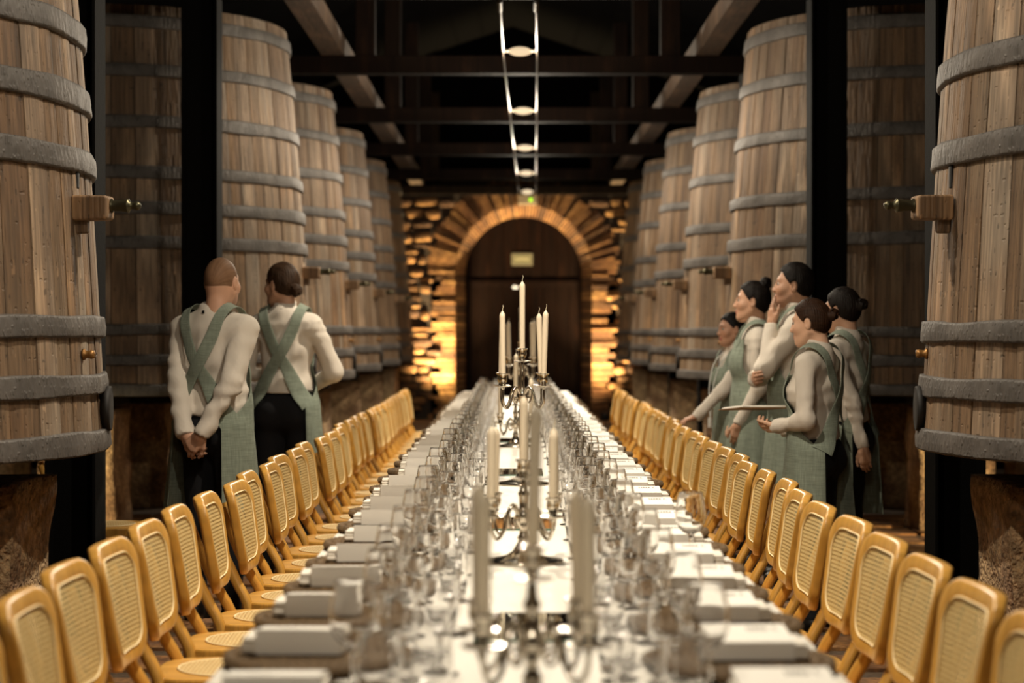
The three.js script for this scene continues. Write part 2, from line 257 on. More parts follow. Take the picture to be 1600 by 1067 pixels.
// ---- the plank door in the arch
{ const door = new THREE.Group(); door.name = 'door_1'; scene.add(door); tag(door, 'tall dark plank door filling the round arch of the end wall', 'door', undefined, 'structure');
  const n = 9, w = 2 * (R_DOOR + 0.04) / n, z = WALL_Z - 0.62;
  for (let i = 0; i < n; i++) {
    const x0 = -R_DOOR - 0.04 + i * w + 0.006, x1 = x0 + w - 0.012, top = x => SPRING + Math.sqrt(Math.max(0.0004, (R_DOOR + 0.05) ** 2 - x * x)), s = new THREE.Shape([new THREE.Vector2(AX + x0, 0.01), new THREE.Vector2(AX + x1, 0.01)]);
    for (let k = 0; k <= 5; k++) { const x = lerp(x1, x0, k / 5); s.lineTo(AX + x, top(x)); }
    part('plank', moved(boxUV(new THREE.ExtrudeGeometry(s, { depth: 0.05, bevelEnabled: true, bevelThickness: 0.005, bevelSize: 0.005, bevelSegments: 1 })), 0, 0, z + 0.004 * (i % 2)), doorWood, door);
  }
  for (const y of [0.35, 2.2]) part('rail', rbox(2 * R_DOOR - 0.03, 0.09, 0.03, 0.006, AX, y, z + 0.08), doorWood, door);
  part('lock_plate', merge([rbox(0.09, 0.06, 0.02, 0.005, AX - 0.13, 2.14, z + 0.07), turned(lathe([[0, 0.03], [0.014, 0.028], [0.016, 0], [0, 0]], 12), 'X', Math.PI / 2).translate(AX - 0.13, 2.14, z + 0.08)]), steel, door);
  structure('wall_outside_door', box(2.6, 4, 0.1, AX, 2, WALL_Z - 0.78), blackRoof, 'dark space closing the arch behind the door', 'wall');
  // the small plate above the rail
  const cv = document.createElement('canvas'); cv.width = 256; cv.height = 128; const c = cv.getContext('2d');
  c.fillStyle = '#5e5a3e'; c.fillRect(0, 0, 256, 128); c.strokeStyle = '#6e6654'; c.lineWidth = 12; c.strokeRect(6, 6, 244, 116); c.fillStyle = '#b0a684'; c.font = 'bold 44px sans-serif'; c.textAlign = 'center'; c.textBaseline = 'middle'; c.fillText('SORTIDA', 128, 62);
  const t = new THREE.CanvasTexture(cv); t.colorSpace = THREE.SRGBColorSpace;
  const sg = thing('door_sign', 'small olive green plate with pale capital lettering fixed on the dark door', 'sign', [AX - 0.02, 2.59, z + 0.062]);
  part('plate', rbox(0.345, 0.2, 0.015, 0.006, 0, 0, 0.008), std({ color: 0x5c553f, roughness: 0.6 }), sg); part('print', moved(new THREE.PlaneGeometry(0.325, 0.18), 0, 0, 0.0165), std({ map: t, roughness: 0.5 }), sg);
  const e = thing('emergency_light', 'small pale box with a green pilot lamp above the arch', 'light', [0.27, 3.53, WALL_Z + 0.07]);
  part('housing', rbox(0.3, 0.17, 0.08, 0.015, -0.02, 0, 0), std({ color: 0x8d7a62, roughness: 0.6 }), e); part('pilot_lamp', moved(new THREE.SphereGeometry(0.028, 14, 10), 0.03, -0.005, 0.045), std({ color: 0x6ea010, emissive: 0x8fd010, emissiveIntensity: 0.9 }), e);
}
// ---- steel posts, tie beams, purlins, queen posts
const BAY = [9.3, 13.1, 17.0, 20.9, 24.8, 28.7];
function postGeo() { const w = 0.235, d = 0.24, t = 0.016; return [rbox(t, 3.6, d, 0.004, -w / 2 + t / 2, 1.8, 0, 1), rbox(t, 3.6, d, 0.004, w / 2 - t / 2, 1.8, 0, 1), box(w - 2 * t + 0.002, 3.6, 0.012, 0, 1.8, 0)]; }
{ const g = postGeo(), fl = g[0], fr = g[1], web = g[2], bp = rbox(0.4, 0.03, 0.4, 0.006, 0, 0.015, 0, 1);
  BAY.forEach((z, i) => { for (const s of [-1, 1]) {
    const p = thing('steel_column', `black steel H-section column on the ${s < 0 ? 'left' : 'right'} of the aisle, ${ordinal(i)} from the camera`, 'column', [s < 0 ? -2.04 : 2.07, 0, -z]); p.userData.kind = 'structure';
    part('flange', fl, blackSteel, p); part('flange', fr, blackSteel, p); part('web', web, blackSteel, p); part('base_plate', bp, blackSteel, p);
  } });
  BAY.concat([31.9]).forEach((z, i) => {
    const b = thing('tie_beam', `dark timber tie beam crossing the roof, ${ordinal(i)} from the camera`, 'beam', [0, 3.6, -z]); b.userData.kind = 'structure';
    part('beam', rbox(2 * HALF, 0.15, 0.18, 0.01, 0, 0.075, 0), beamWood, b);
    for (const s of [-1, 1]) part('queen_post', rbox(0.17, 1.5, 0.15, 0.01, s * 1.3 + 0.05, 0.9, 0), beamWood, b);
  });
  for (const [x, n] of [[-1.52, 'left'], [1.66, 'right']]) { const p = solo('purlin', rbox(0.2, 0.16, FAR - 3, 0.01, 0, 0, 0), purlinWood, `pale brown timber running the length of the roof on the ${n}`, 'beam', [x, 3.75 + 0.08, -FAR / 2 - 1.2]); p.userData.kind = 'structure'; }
}
// ---- the low-voltage cable run with its lamps
{ const NEARER = 4, P = LAMP_Z.map(z => V(lerp(0.06, 0.23, (z - 14.9) / 14.9), 3.5, -z)), wires = P.slice(NEARER);
  for (const s of [-1, 1]) {
    const start = [0.04 + s * 0.122, 3.6, -13.15], pts = [start, ...wires.map(w => [w.x + s * 0.131, w.y, w.z]), [wires[4].x + s * 0.13, 3.6, -31.8]], g = [];
    for (let i = 0; i + 1 < pts.length; i++) g.push(tube([pts[i], [lerp(pts[i][0], pts[i + 1][0], 0.5), lerp(pts[i][1], pts[i + 1][1], 0.5) - 0.006, lerp(pts[i][2], pts[i + 1][2], 0.5)], pts[i + 1]], 0.009, 6, 6));
    const c = thing('lamp_cable', `long bare cable on the ${s < 0 ? 'left' : 'right'} of the hanging lamps under the roof`, 'cable', [0, 0, 0]);
    part('wire', merge(g), wireMat, c);
    part('turnbuckle', tube([[start[0], 3.595, -13.2], [start[0], 3.58, -13.5]].map(p => p), 0.018, 2, 8), wireMat, c);
  }
  P.forEach((p, i) => {
    const vis = i >= NEARER, l = thing('cable_lamp', vis ? `white spindle lamp strung between two cables, ${ordinal(i - NEARER)} of the row going away` : `white spindle lamp over the near end of the table, ${ordinal(i)} of four`, 'lamp', [p.x, p.y, p.z]);
    part('lamp_body', turned(lathe([[0, -0.085], [0.012, -0.083], [0.026, -0.06], [0.034, -0.03], [0.036, 0], [0.034, 0.03], [0.026, 0.06], [0.012, 0.083], [0, 0.085]], 16), 'Z', Math.PI / 2), std({ color: 0xf3e9d8, roughness: 0.4, emissive: 0xffe2b8, emissiveIntensity: 0.28 }), l);
    for (const s of [-1, 1]) part('contact_arm', turned(lathe([[0, 0], [0.008, 0], [0.008, 0.045], [0.018, 0.045], [0.018, 0.06], [0, 0.06]], 10), 'Z', -s * Math.PI / 2).translate(s * 0.075, 0, 0), wireMat, l);
    if (!vis) part('hanger', tube([[0, 0.03, 0], [0, 0.3, 0.0], [0, 1.9, 0]], 0.004, 4, 6), wireMat, l);
    const s = new THREE.SpotLight(WARM, LAMP_SPOT[i], 0, LAMP_ANGLE[i], 0.75, 2); s.position.set(0, 0, 0); s.target.position.set(0, -2, 0); s.castShadow = true; s.shadow.radius = 1.5; l.add(s, s.target);
    const g = new THREE.PointLight(WARM, LAMP_GLOW[i], 0, 2); g.position.set(0, 0, 0); g.castShadow = true; g.shadow.radius = 1.5; l.add(g);
  });
}
// ---- uplighters at the foot of the end wall
for (const [x, s] of [[-1.17, 'left'], [1.47, 'right']]) {
  const u = thing('uplighter', `small black floor uplighter at the wall ${s} of the arched door`, 'lamp', [x, 0, WALL_Z + 0.55]);
  part('housing', lathe([[0, 0], [0.075, 0], [0.075, 0.12], [0.065, 0.12], [0.062, 0.1], [0, 0.1]], 20), blackMat, u);
  part('lens', moved(new THREE.CylinderGeometry(0.06, 0.06, 0.008, 20), 0, 0.106, 0), std({ color: 0xffe0a0, emissive: 0xffc860, emissiveIntensity: 2.5 }), u);
  const l = new THREE.SpotLight(AMBER, UPLIGHT * 3, 0, 0.72, 0.8, 2); l.position.set(0, 0.13, 0); l.target.position.set(0, 2, -0.48); l.castShadow = true; l.shadow.radius = 3; u.add(l, l.target);
  const m = new THREE.SpotLight(AMBER, UPLIGHT * 0.3, 0, 1.1, 0.8, 2); m.position.set(0, 0.13, 0); m.target.position.set(-Math.sign(x) * 0.6, 2, -0.5); m.castShadow = true; m.shadow.radius = 3; u.add(m, m.target);
}
// ---- low floor spots in the side aisles, shining on the stone blocks under the second barrels
for (const [x, z, tx, tz, n] of [[-3.35, 11.6, -2.7, 14.2, 'left'], [3.5, 11.9, 2.75, 14.2, 'right']]) {
  const u = thing('floor_spot', `small black floor spotlight in the ${n} side aisle, turned to the stone blocks`, 'lamp', [x, 0, -z]);
  part('stand', lathe([[0, 0], [0.07, 0], [0.07, 0.01], [0.012, 0.015], [0.012, 0.2], [0, 0.2]], 18), blackMat, u);
  const hd = part('lamp_head', turned(lathe([[0, -0.09], [0.045, -0.085], [0.055, -0.02], [0.06, 0.03], [0.052, 0.03], [0.045, 0.0], [0, 0]], 20), 'X', Math.PI / 2), blackMat, u); hd.position.y = 0.24; hd.rotation.y = Math.atan2(tx - x, z - tz);
  const le = part('lens', turned(new THREE.CylinderGeometry(0.046, 0.046, 0.006, 20), 'X', Math.PI / 2).translate(0, 0, 0.012), std({ color: 0xffe0b0, emissive: 0xffd9a0, emissiveIntensity: 2 }), hd);
  const l = new THREE.SpotLight(AMBER, 9, 0, 0.42, 0.8, 2); l.position.set((tx - x) * 0.03, 0.24, (z - tz) * 0.03); l.target.position.set(tx - x, 0.22, z - tz); l.castShadow = true; l.shadow.radius = 3; u.add(l, l.target);
}

// ------------------------------------------------------------------ the great standing barrels
const B0 = 0.95, B1 = 3.68, RB = 1.5, RT = 1.30, rad = y => lerp(RB, RT, (y - B0) / (B1 - B0)) + 0.02 * Math.sin(Math.PI * (y - B0) / (B1 - B0));
const N_STAVE = 70;
const STAVES = [0, 1, 2, 3, 4, 5].map(k => {              // a stave about the barrel's axis, facing +x, unit angular width
  const rows = 12, cols = 5, half = Math.PI / N_STAVE, pos = [], uv = [], idx = [], r = rng(300 + k), lean = [r(), r()], sag = rnd(0, 0.003, r);
  const P = (u, y, R_) => { const a = u * half * 0.966; pos.push(R_ * Math.cos(a), y, R_ * Math.sin(a)); uv.push(u * half * RB + k * 0.37 + lean[0], y + k * 0.71); };
  const out = (u, y) => rad(y) + sag * (1 - u * u) + 0.0025 * noise3(u * 1.2 + k * 7, y * 1.6, 5) - (Math.abs(u) > 0.9 ? 0.0015 : 0);
  for (let i = 0; i <= rows; i++) { const y = lerp(B0 + 0.012, B1, i / rows); for (let j = 0; j <= cols; j++) { const u = j / cols * 2 - 1; P(u, y, out(u, y)); } }
  for (let i = 0; i < rows; i++) for (let j = 0; j < cols; j++) { const a = i * (cols + 1) + j, b = a + 1, c = a + cols + 1, d = c + 1; idx.push(a, c, b, b, c, d); }
  for (const s of [-1, 1]) { const k0 = pos.length / 3; for (let i = 0; i <= rows; i++) { const y = lerp(B0 + 0.012, B1, i / rows); P(s, y, out(s, y)); P(s, y, rad(y) - 0.04); } for (let i = 0; i < rows; i++) { const a = k0 + 2 * i; s < 0 ? idx.push(a, a + 1, a + 2, a + 1, a + 3, a + 2) : idx.push(a, a + 2, a + 1, a + 1, a + 2, a + 3); } }
  for (const [s, y] of [[-1, B0 + 0.012], [1, B1]]) { const k0 = pos.length / 3; for (let j = 0; j <= cols; j++) { const u = j / cols * 2 - 1; P(u, y, out(u, y)); P(u, y, rad(y) - 0.04); } for (let j = 0; j < cols; j++) { const a = k0 + 2 * j; idx.push(a, a + 1, a + 2, a + 1, a + 3, a + 2); } }
  const g = new THREE.BufferGeometry(); g.setAttribute('position', new THREE.Float32BufferAttribute(pos, 3)); g.setAttribute('uv', new THREE.Float32BufferAttribute(uv, 2)); g.setIndex(idx); g.computeVertexNormals(); return g;
});
const CORE = lathe([[0, B0 + 0.05], [rad(B0) - 0.06, B0 + 0.05], [rad(B0) - 0.02, B0 + 0.04], [rad(2.3) - 0.02, 2.3], [rad(B1) - 0.02, B1 - 0.06], [0, B1 - 0.06]], 64);
function hoopGeo(y, h, seed) {
  const seg = 128, prof = [[-0.002, -h / 2], [0.014, -h / 2 + 0.002], [0.018, -h / 2 + 0.01], [0.02, 0], [0.018, h / 2 - 0.01], [0.014, h / 2 - 0.002], [-0.002, h / 2]], pos = [], uv = [], idx = [];
  for (let j = 0; j <= seg; j++) { const a = j / seg * 2 * Math.PI, ca = Math.cos(a), sa = Math.sin(a); prof.forEach(([dr, dy], i) => { const w = 0.006 * noise3(ca * 5 + seed, sa * 5, i < 3 ? 0 : 9), R_ = rad(y + dy) + dr + 0.004 + (i > 0 && i < 6 ? 0.004 * noise3(ca * 14, sa * 14, seed + i) : 0); pos.push(R_ * ca, y + dy + w, R_ * sa); uv.push(j / seg * 2 * Math.PI * RB, i / 6 * h); }); }
  const n = prof.length; for (let j = 0; j < seg; j++) for (let i = 0; i + 1 < n; i++) { const a = j * n + i, b = a + n; idx.push(a, a + 1, b, b, a + 1, b + 1); }
  const g = new THREE.BufferGeometry(); g.setAttribute('position', new THREE.Float32BufferAttribute(pos, 3)); g.setAttribute('uv', new THREE.Float32BufferAttribute(uv, 2)); g.setIndex(idx); g.computeVertexNormals(); return g;
}
const HOOP_SETS = [[[1.003, 0.082], [1.212, 0.078], [1.418, 0.078], [2.02, 0.09], [2.26, 0.09], [2.51, 0.09], [2.86, 0.09], [3.22, 0.09], [3.56, 0.09]],
  [[1.003, 0.082], [1.2, 0.078], [1.4, 0.078], [2.05, 0.09], [2.36, 0.09], [2.81, 0.095], [3.21, 0.095], [3.57, 0.1]]].map((s, k) => s.map(([y, h], i) => hoopGeo(y, h, k * 40 + i * 3)));
const tapBlock = (() => { const g = displaced(new RoundedBoxGeometry(0.135, 0.085, 0.1, 3, 0.012), (x, y, z) => [x, y * (x > 0 ? 1 - 0.9 * x : 1) + (y < 0 ? -0.012 * Math.cos(x * 18) : 0), z * (1 - 0.8 * Math.max(0, x))]); return boxUV(g); })();
const tapPeg = boxUV(displaced(new RoundedBoxGeometry(0.05, 0.07, 0.05, 2, 0.01), (x, y, z) => [x, y, z * (y < 0 ? 0.7 : 1)]));
const spigot = turned(lathe([[0, 0], [0.024, 0], [0.026, 0.012], [0.019, 0.016], [0.021, 0.05], [0.024, 0.075], [0.026, 0.08], [0.016, 0.086], [0.012, 0.1], [0.016, 0.108], [0.016, 0.12], [0.008, 0.13], [0, 0.132]], 16), 'Z', -Math.PI / 2);
const slotGeo = boxUV(displaced(new RoundedBoxGeometry(0.012, 0.1, 0.028, 2, 0.005), (x, y, z) => [x, y, z]));
const hatch = turned(lathe([[0, 0.03], [0.06, 0.032], [0.075, 0.026], [0.082, 0.03], [0.085, 0.018], [0.085, 0], [0, 0]], 28), 'Z', -Math.PI / 2);
const bung = turned(lathe([[0, 0.045], [0.014, 0.043], [0.017, 0.03], [0.014, 0.026], [0.014, 0.012], [0.021, 0.008], [0.021, 0], [0, 0]], 14), 'Z', -Math.PI / 2);
const bungMat = std({ color: 0x8a6334, roughness: 0.45, metalness: 0.6 }), hatchMat = std({ color: 0x2a241f, roughness: 0.7, map: oakMap });
const pedGeo = [0, 1, 2].map(k => boxUV(displaced(new THREE.BoxGeometry(0.52, 0.86, 0.52, 9, 14, 9), (x, y, z) => { const n = 0.022 * noise3(x * 5 + k * 20, y * 5, z * 5) + 0.012 * noise3(x * 14, y * 14, z * 14 + k * 9); const f = 1 + n * 3.2 - 0.12 * y * (k - 1) * 0.6; return [x * f, y + 0.43 + (Math.abs(y) > 0.42 ? 0 : n), z * f]; })));
const cradleGeo = boxUV(displaced(new RoundedBoxGeometry(2.3, 0.085, 0.3, 2, 0.015), (x, y, z) => [x * (y < 0 ? 0.93 : 1), y, z]));
const wedgeGeo = boxUV(displaced(new RoundedBoxGeometry(0.7, 0.1, 0.34, 2, 0.01), (x, y, z) => [x * (y < 0 ? 0.72 : 1), y, z]));
function barrel(side, X, z, k, place) {
  const r = rng(500 + k), o = thing('barrel', `huge upright grey-hooped oak barrel, ${side < 0 ? 'left' : 'right'} of the aisle, ${place}`, 'barrel', [X, 0, -z]);
  part('barrel_core', CORE, darkOak, o);
  const w = Array.from({ length: N_STAVE }, () => rnd(0.62, 1.4, r)), sum = w.reduce((a, b) => a + b); let a = r() * 6;
  for (const q of w) { const f = q / sum * N_STAVE, step = f * 2 * Math.PI / N_STAVE, m = part('stave', STAVES[Math.floor(r() * 6)], OAK[Math.floor(r() * 5)], o); m.rotation.y = a + step / 2; a += step; const out = 1 + rnd(-0.002, 0.003, r); m.scale.set(out, 1, out * f); }
  for (const g of HOOP_SETS[k % 2 ? 0 : 1]) part('hoop', g, hoopMat, o);
  const fit = (name, geo, mat, y, ang, out = 0) => { const m = part(name, geo, mat, o); m.position.set((rad(y) + out) * Math.cos(ang), y, -(rad(y) + out) * Math.sin(ang)); m.rotation.y = ang; return m; };
  // the tap is turned a little towards the camera
  const lift = 0.02 + 0.1 * r(), turnBy = q => side < 0 ? -q : Math.PI + q, ang = turnBy(lift);
  fit('slot', slotGeo, blackMat, 1.97, ang - side * 0.02, 0.004);
  const t = fit('tap', tapBlock, OAK[3], 1.85, ang, side < 0 ? 0.062 : 0.075); const pg = part('peg', tapPeg, OAK[2], t); pg.position.set(-0.04, -0.06, 0); const sp = part('spigot', spigot, oldBrass, t); sp.position.set(0.062, 0.005, 0); sp.scale.set(0.88, 1, 1);
  fit('hatch', hatch, hatchMat, 1.115, turnBy(-0.1), 0.006); fit('bung', bung, bungMat, 1.32, turnBy(side < 0 ? 0.1 : -0.08), 0.004);
  for (const [dx, dz] of [[0, 1.0], [0, -1.0], [-side * 1.0, 0], [side * 0.95, 0]]) {
    const n = Math.floor(r() * 3), far = dz < 0 ? 'behind' : dz > 0 ? 'in front of' : dx * side < 0 ? 'on the aisle side under' : 'on the wall side under';
    solo('stone_pedestal', pedGeo[n], pedestalMat, `rough stone block ${far} the ${side < 0 ? 'left' : 'right'} barrel ${place}`, 'pedestal', [X + dx, 0, -z + dz], Math.floor(r() * 4) * Math.PI / 2 + rnd(-0.08, 0.08, r));
  }
  const cr = thing('barrel_cradle', `dark timber bearers under the ${side < 0 ? 'left' : 'right'} barrel ${place}`, 'bearer', [X, 0.905, -z]);
  const b1 = part('bearer', cradleGeo, darkOak, cr); b1.rotation.y = Math.PI / 2; part('bearer', cradleGeo, darkOak, cr);
}
{ const Z = [7.3, 15.1, 19.0, 22.9, 26.8, 30.4], words = ['nearest the camera', 'second from the camera', 'third from the camera', 'fourth from the camera', 'fifth from the camera', 'beside the stone wall'];
  Z.forEach((z, i) => { barrel(-1, -3.02, z, i * 2 + 1, words[i]); barrel(1, i ? 3.1 : 3.03, z, i * 2 + 2, words[i]); });
}

// ------------------------------------------------------------------ the long table
const TX = 0.03, TOP = 0.75, TW = 0.6;
{ const top = rbox(2 * TW, 0.03, 2.24, 0.008, 0, TOP - 0.015, 0), leg = rbox(0.06, 0.72, 0.06, 0.006, 0, 0.36, 0, 1), rail = box(1.0, 0.08, 0.03, 0, 0.67, 0);
  for (let i = 0; i < 8; i++) {
    const z = 2.1 + 1.12 + i * 2.25, t = thing('dining_table', `white topped dining table, ${ordinal(i)} from the camera in the joined row`, 'table', [TX, 0, -z], 0);
    part('tabletop', top, whiteTop, t);
    for (const sx of [-1, 1]) for (const sz of [-1, 1]) { const l = part('leg', leg, blackMat, t); l.position.set(sx * 0.5, 0, sz * 0.95); }
    for (const sz of [-1, 1]) { const l = part('rail', rail, blackMat, t); l.position.set(0, 0, sz * 0.95); }
  }
}
// ------------------------------------------------------------------ cane-backed chairs
function roundedTrapezoid(wTop, wBot, y0, y1, rTop, rBot, n = 6, m = 7) {  // outline from below right, anticlockwise: four corners of n steps, four sides of m
  const c = [[wBot / 2 - rBot, y0 + rBot, rBot, -Math.PI / 2], [wTop / 2 - rTop, y1 - rTop, rTop, 0], [-(wTop / 2 - rTop), y1 - rTop, rTop, Math.PI / 2], [-(wBot / 2 - rBot), y0 + rBot, rBot, Math.PI]], out = [];
  const at = (k, i) => { const [x, y, r, a] = c[k % 4], t = a + i / n * Math.PI / 2; return [x + r * Math.cos(t), y + r * Math.sin(t)]; };
  for (let k = 0; k < 4; k++) { for (let i = 0; i < n; i++) out.push(at(k, i)); const p = at(k, n), q = at(k + 1, 0); for (let j = 0; j < m; j++) out.push([lerp(p[0], q[0], j / m), lerp(p[1], q[1], j / m)]); }
  return out;
}
function frameRing(outer, inner, profile) {               // a closed frame: the profile runs across from inner to outer edge and round the back
  const n = outer.length, k = profile.length, pos = [], idx = [], uv = [];
  for (let i = 0; i < n; i++) for (const [s, z] of profile) { const x = lerp(inner[i][0], outer[i][0], s), y = lerp(inner[i][1], outer[i][1], s); pos.push(x, y, z); uv.push(x, y + z); }
  for (let i = 0; i < n; i++) for (let j = 0; j < k; j++) { const a = i * k + j, b = i * k + (j + 1) % k, c = ((i + 1) % n) * k + j, d = ((i + 1) % n) * k + (j + 1) % k; idx.push(a, b, c, b, d, c); }
  const g = new THREE.BufferGeometry(); g.setAttribute('position', new THREE.Float32BufferAttribute(pos, 3)); g.setAttribute('uv', new THREE.Float32BufferAttribute(uv, 2)); g.setIndex(idx); g.computeVertexNormals(); return g;
}
const shapeOf = pts => new THREE.Shape(pts.map(p => new THREE.Vector2(...p)));
function panel(pts, cx, cy, rings = 6) {                  // a sheet inside an outline, with rings of inner points so that it can be bent
  const pos = [cx, cy, 0], uv = [cx, cy], idx = [], n = pts.length;
  for (let k = 1; k <= rings; k++) for (const [x, y] of pts) { const X = lerp(cx, x, k / rings), Y = lerp(cy, y, k / rings); pos.push(X, Y, 0); uv.push(X, Y); }
  for (let i = 0; i < n; i++) { const j = (i + 1) % n; idx.push(0, 1 + i, 1 + j); for (let k = 1; k < rings; k++) { const a = 1 + (k - 1) * n + i, b = 1 + (k - 1) * n + j; idx.push(a, a + n, b, b, a + n, b + n); } }
  const g = new THREE.BufferGeometry(); g.setAttribute('position', new THREE.Float32BufferAttribute(pos, 3)); g.setAttribute('uv', new THREE.Float32BufferAttribute(uv, 2)); g.setIndex(idx); g.computeVertexNormals(); return g;
}
function bent(g, keepUV) {                                // from the flat plate to its place behind the seat: hollow towards the sitter and leaning back
  const p = g.attributes.position, T = 0.2;
  for (let i = 0; i < p.count; i++) { const x = p.getX(i), y = p.getY(i), z = p.getZ(i) + 0.035 * (x / 0.21) ** 2; p.setXYZ(i, x, 0.512 + y * Math.cos(T) + z * Math.sin(T), -0.2 - y * Math.sin(T) + z * Math.cos(T)); }
  g.computeVertexNormals(); return g;
}
const backOuter = roundedTrapezoid(0.42, 0.37, 0, 0.335, 0.075, 0.09), backInner = roundedTrapezoid(0.34, 0.295, 0.042, 0.292, 0.058, 0.068);
const seatOuter = roundedTrapezoid(0.43, 0.37, -0.2, 0.2, 0.14, 0.1);
const CH = (() => {
  const frame = bent(frameRing(backOuter, backInner, [[0, -0.012], [0, 0.0], [0, 0.0105], [0.06, 0.0145], [0.35, 0.0155], [0.7, 0.0145], [0.9, 0.0115], [1, 0.004], [1, -0.012], [0.94, -0.0175], [0.75, -0.019], [0.3, -0.019], [0.05, -0.0175]]), true);
  const cane = bent(panel(backInner, 0, 0.17).translate(0, 0, 0.0135), true);
  const backing = bent(panel(backInner, 0, 0.17).translate(0, 0, -0.01), true);
  const spline = (() => { const pts = backInner.filter((_, i) => i % 2 === 0).map(([x, y]) => V(x * 0.99, y, 0.0165)); const g = new THREE.TubeGeometry(new THREE.CatmullRomCurve3(pts, true), 72, 0.003, 5, true); return bent(g, true); })();
  const seatShape = shapeOf(seatOuter), seat = boxUV(turned(new THREE.ExtrudeGeometry(seatShape, { depth: 0.03, bevelEnabled: true, bevelThickness: 0.008, bevelSize: 0.008, bevelSegments: 2 }), 'X', Math.PI / 2).translate(0, 0.412, 0));
  const disc = Array.from({ length: 28 }, (_, i) => [0.15 * Math.cos(i / 28 * 6.28319), -0.005 + 0.15 * Math.sin(i / 28 * 6.28319)]);
  const seatBase = turned(panel(disc, 0, 0, 2), 'X', -Math.PI / 2).translate(0, 0.4215, 0), seatCane = turned(panel(disc, 0, 0, 4), 'X', -Math.PI / 2); { const p = seatCane.attributes.position; for (let i = 0; i < p.count; i++) p.setY(i, 0.4245 + 0.004 * (1 - Math.hypot(p.getX(i), p.getZ(i)) / 0.15)); }
  const seatSpline = turned(new THREE.TorusGeometry(0.15, 0.004, 5, 40), 'X', Math.PI / 2).translate(0, 0.422, 0.005);
  const rear = s => tube([[s * 0.13, 0.735, -0.315], [s * 0.14, 0.6, -0.268], [s * 0.15, 0.5, -0.222], [s * 0.165, 0.4, -0.172], [s * 0.175, 0.25, -0.175], [s * 0.19, 0, -0.235]], t => t < 0.25 ? 0.014 + 0.02 * t : 0.021 - 0.004 * t, 22, 9);
  const fr = s => tube([[s * 0.15, 0.39, 0.13], [s * 0.158, 0.2, 0.14], [s * 0.172, 0, 0.165]], 0.018, 8, 9, 0.014);
  const str = s => tube([[s * 0.172, 0.21, -0.178], [s * 0.168, 0.21, 0], [s * 0.158, 0.2, 0.14]], 0.009, 6, 7);
  return { frame, cane, backing, spline, seat, seatBase, seatCane, seatSpline, rear: [rear(-1), rear(1)], fr: [fr(-1), fr(1)], str: [str(-1), str(1)] };
})();
function buildChair(label, group) {
  const c = thing('dining_chair', label, 'chair', [0, 0, 0], 0, group);
  part('back_frame', CH.frame, honey, c); const k = part('back_cane', CH.cane, caneMat, c); part('cane_edging', CH.spline, splineMat, k);
  for (const i of [0, 1]) { part('rear_leg', CH.rear[i], honey, c); part('front_leg', CH.fr[i], honey, c); part('stretcher', CH.str[i], honey, c); }
  part('seat_frame', CH.seat, honey, c); part('seat_support', CH.seatBase, caneBase, c); const s = part('seat_cane', CH.seatCane, caneMat, c); part('cane_edging', CH.seatSpline, splineMat, s);
  return c;
}
// the middle of each chair's top rail across the photograph gives how far out from the table it is pulled
const CHAIR_LEFT = [-88, 12, 76, 150, 207, 254, 309, 356, 375, 410, 424, 452, 465, 487, 503, 517], CHAIR_RIGHT = [1655, 1551, 1471, 1405, 1352, 1298, 1263, 1242, 1208, 1179, 1167, 1145, 1125, 1106, 1096, 1078, 1064];
let chair0;
for (const [side, list, z0, dz, n] of [[-1, CHAIR_LEFT, 3.71, 0.525, 31], [1, CHAIR_RIGHT, 3.84, 0.52, 31]]) {
  const r = rng(side < 0 ? 71 : 72), word = side < 0 ? 'left' : 'right';
  for (let i = 0; i < n; i++) {
    const z = z0 + dz * i, out = i < list.length ? clamp(Math.abs(list[i] - 800) * z / F, 1.02, side < 0 && i > 12 ? 1.035 : 1.1) : 1.055 + rnd(-0.02, 0.02, r), label = `honey wood cane-backed chair, ${ordinal(i)} from the camera on the ${word} side`;
    const pos = [side * (out - 0.272), 0, -z], turn = (side < 0 ? Math.PI / 2 : -Math.PI / 2) + rnd(-0.05, 0.05, r);
    if (!chair0) { chair0 = buildChair(label, 'cane chairs along the two sides of the long table'); chair0.position.set(...pos); chair0.rotation.y = turn; } else copy(chair0, label, pos, turn);
  }
}
{ const c = copy(chair0, 'spare cane chair set back behind the first left steel column, facing the table', [-2.08, 0, -10.15], 1.35); delete c.userData.group; }

// ------------------------------------------------------------------ place settings
const matGeo = (() => {                                   // braided rings of plaited seagrass
  const g = [];
  for (let k = 0; k < 7; k++) {
    const rr = 0.176 - k * 0.025, n = Math.max(14, Math.round(rr * 300)), t = new THREE.TorusGeometry(rr, 0.0125, 6, n * 2), p = t.attributes.position;
    for (let i = 0; i < p.count; i++) { const x = p.getX(i), y = p.getY(i), a = Math.atan2(y, x), q = Math.hypot(x, y) - rr, ph = Math.sin(a * n * 1.0 + k + Math.atan2(p.getZ(i), q) * 1.0), f = 1 + 0.28 * ph; p.setXYZ(i, Math.cos(a) * (rr + q * f), Math.sin(a) * (rr + q * f), p.getZ(i) * 0.9 * f); }
    t.computeVertexNormals(); g.push(t);
  }
  g.push(new THREE.CircleGeometry(0.17, 24));
  return boxUV(merge(g).rotateX(-Math.PI / 2).translate(0, 0.0135, 0));
})();
const napkinGeo = (() => { const l = []; for (const [w, h, d, y, dx] of [[0.2, 0.012, 0.125, 0.007, 0], [0.197, 0.01, 0.12, 0.0178, 0.002], [0.198, 0.009, 0.118, 0.0268, -0.001]]) { const g = displaced(new RoundedBoxGeometry(w, h, d, 4, h * 0.47), (x, yy, z) => [x + dx, yy + 0.0022 * noise3(x * 18, y * 200, z * 18), z + 0.001 * noise3(x * 30, y * 300, 3)]); g.translate(0, y, 0); l.push(boxUV(g)); } return merge(l); })();
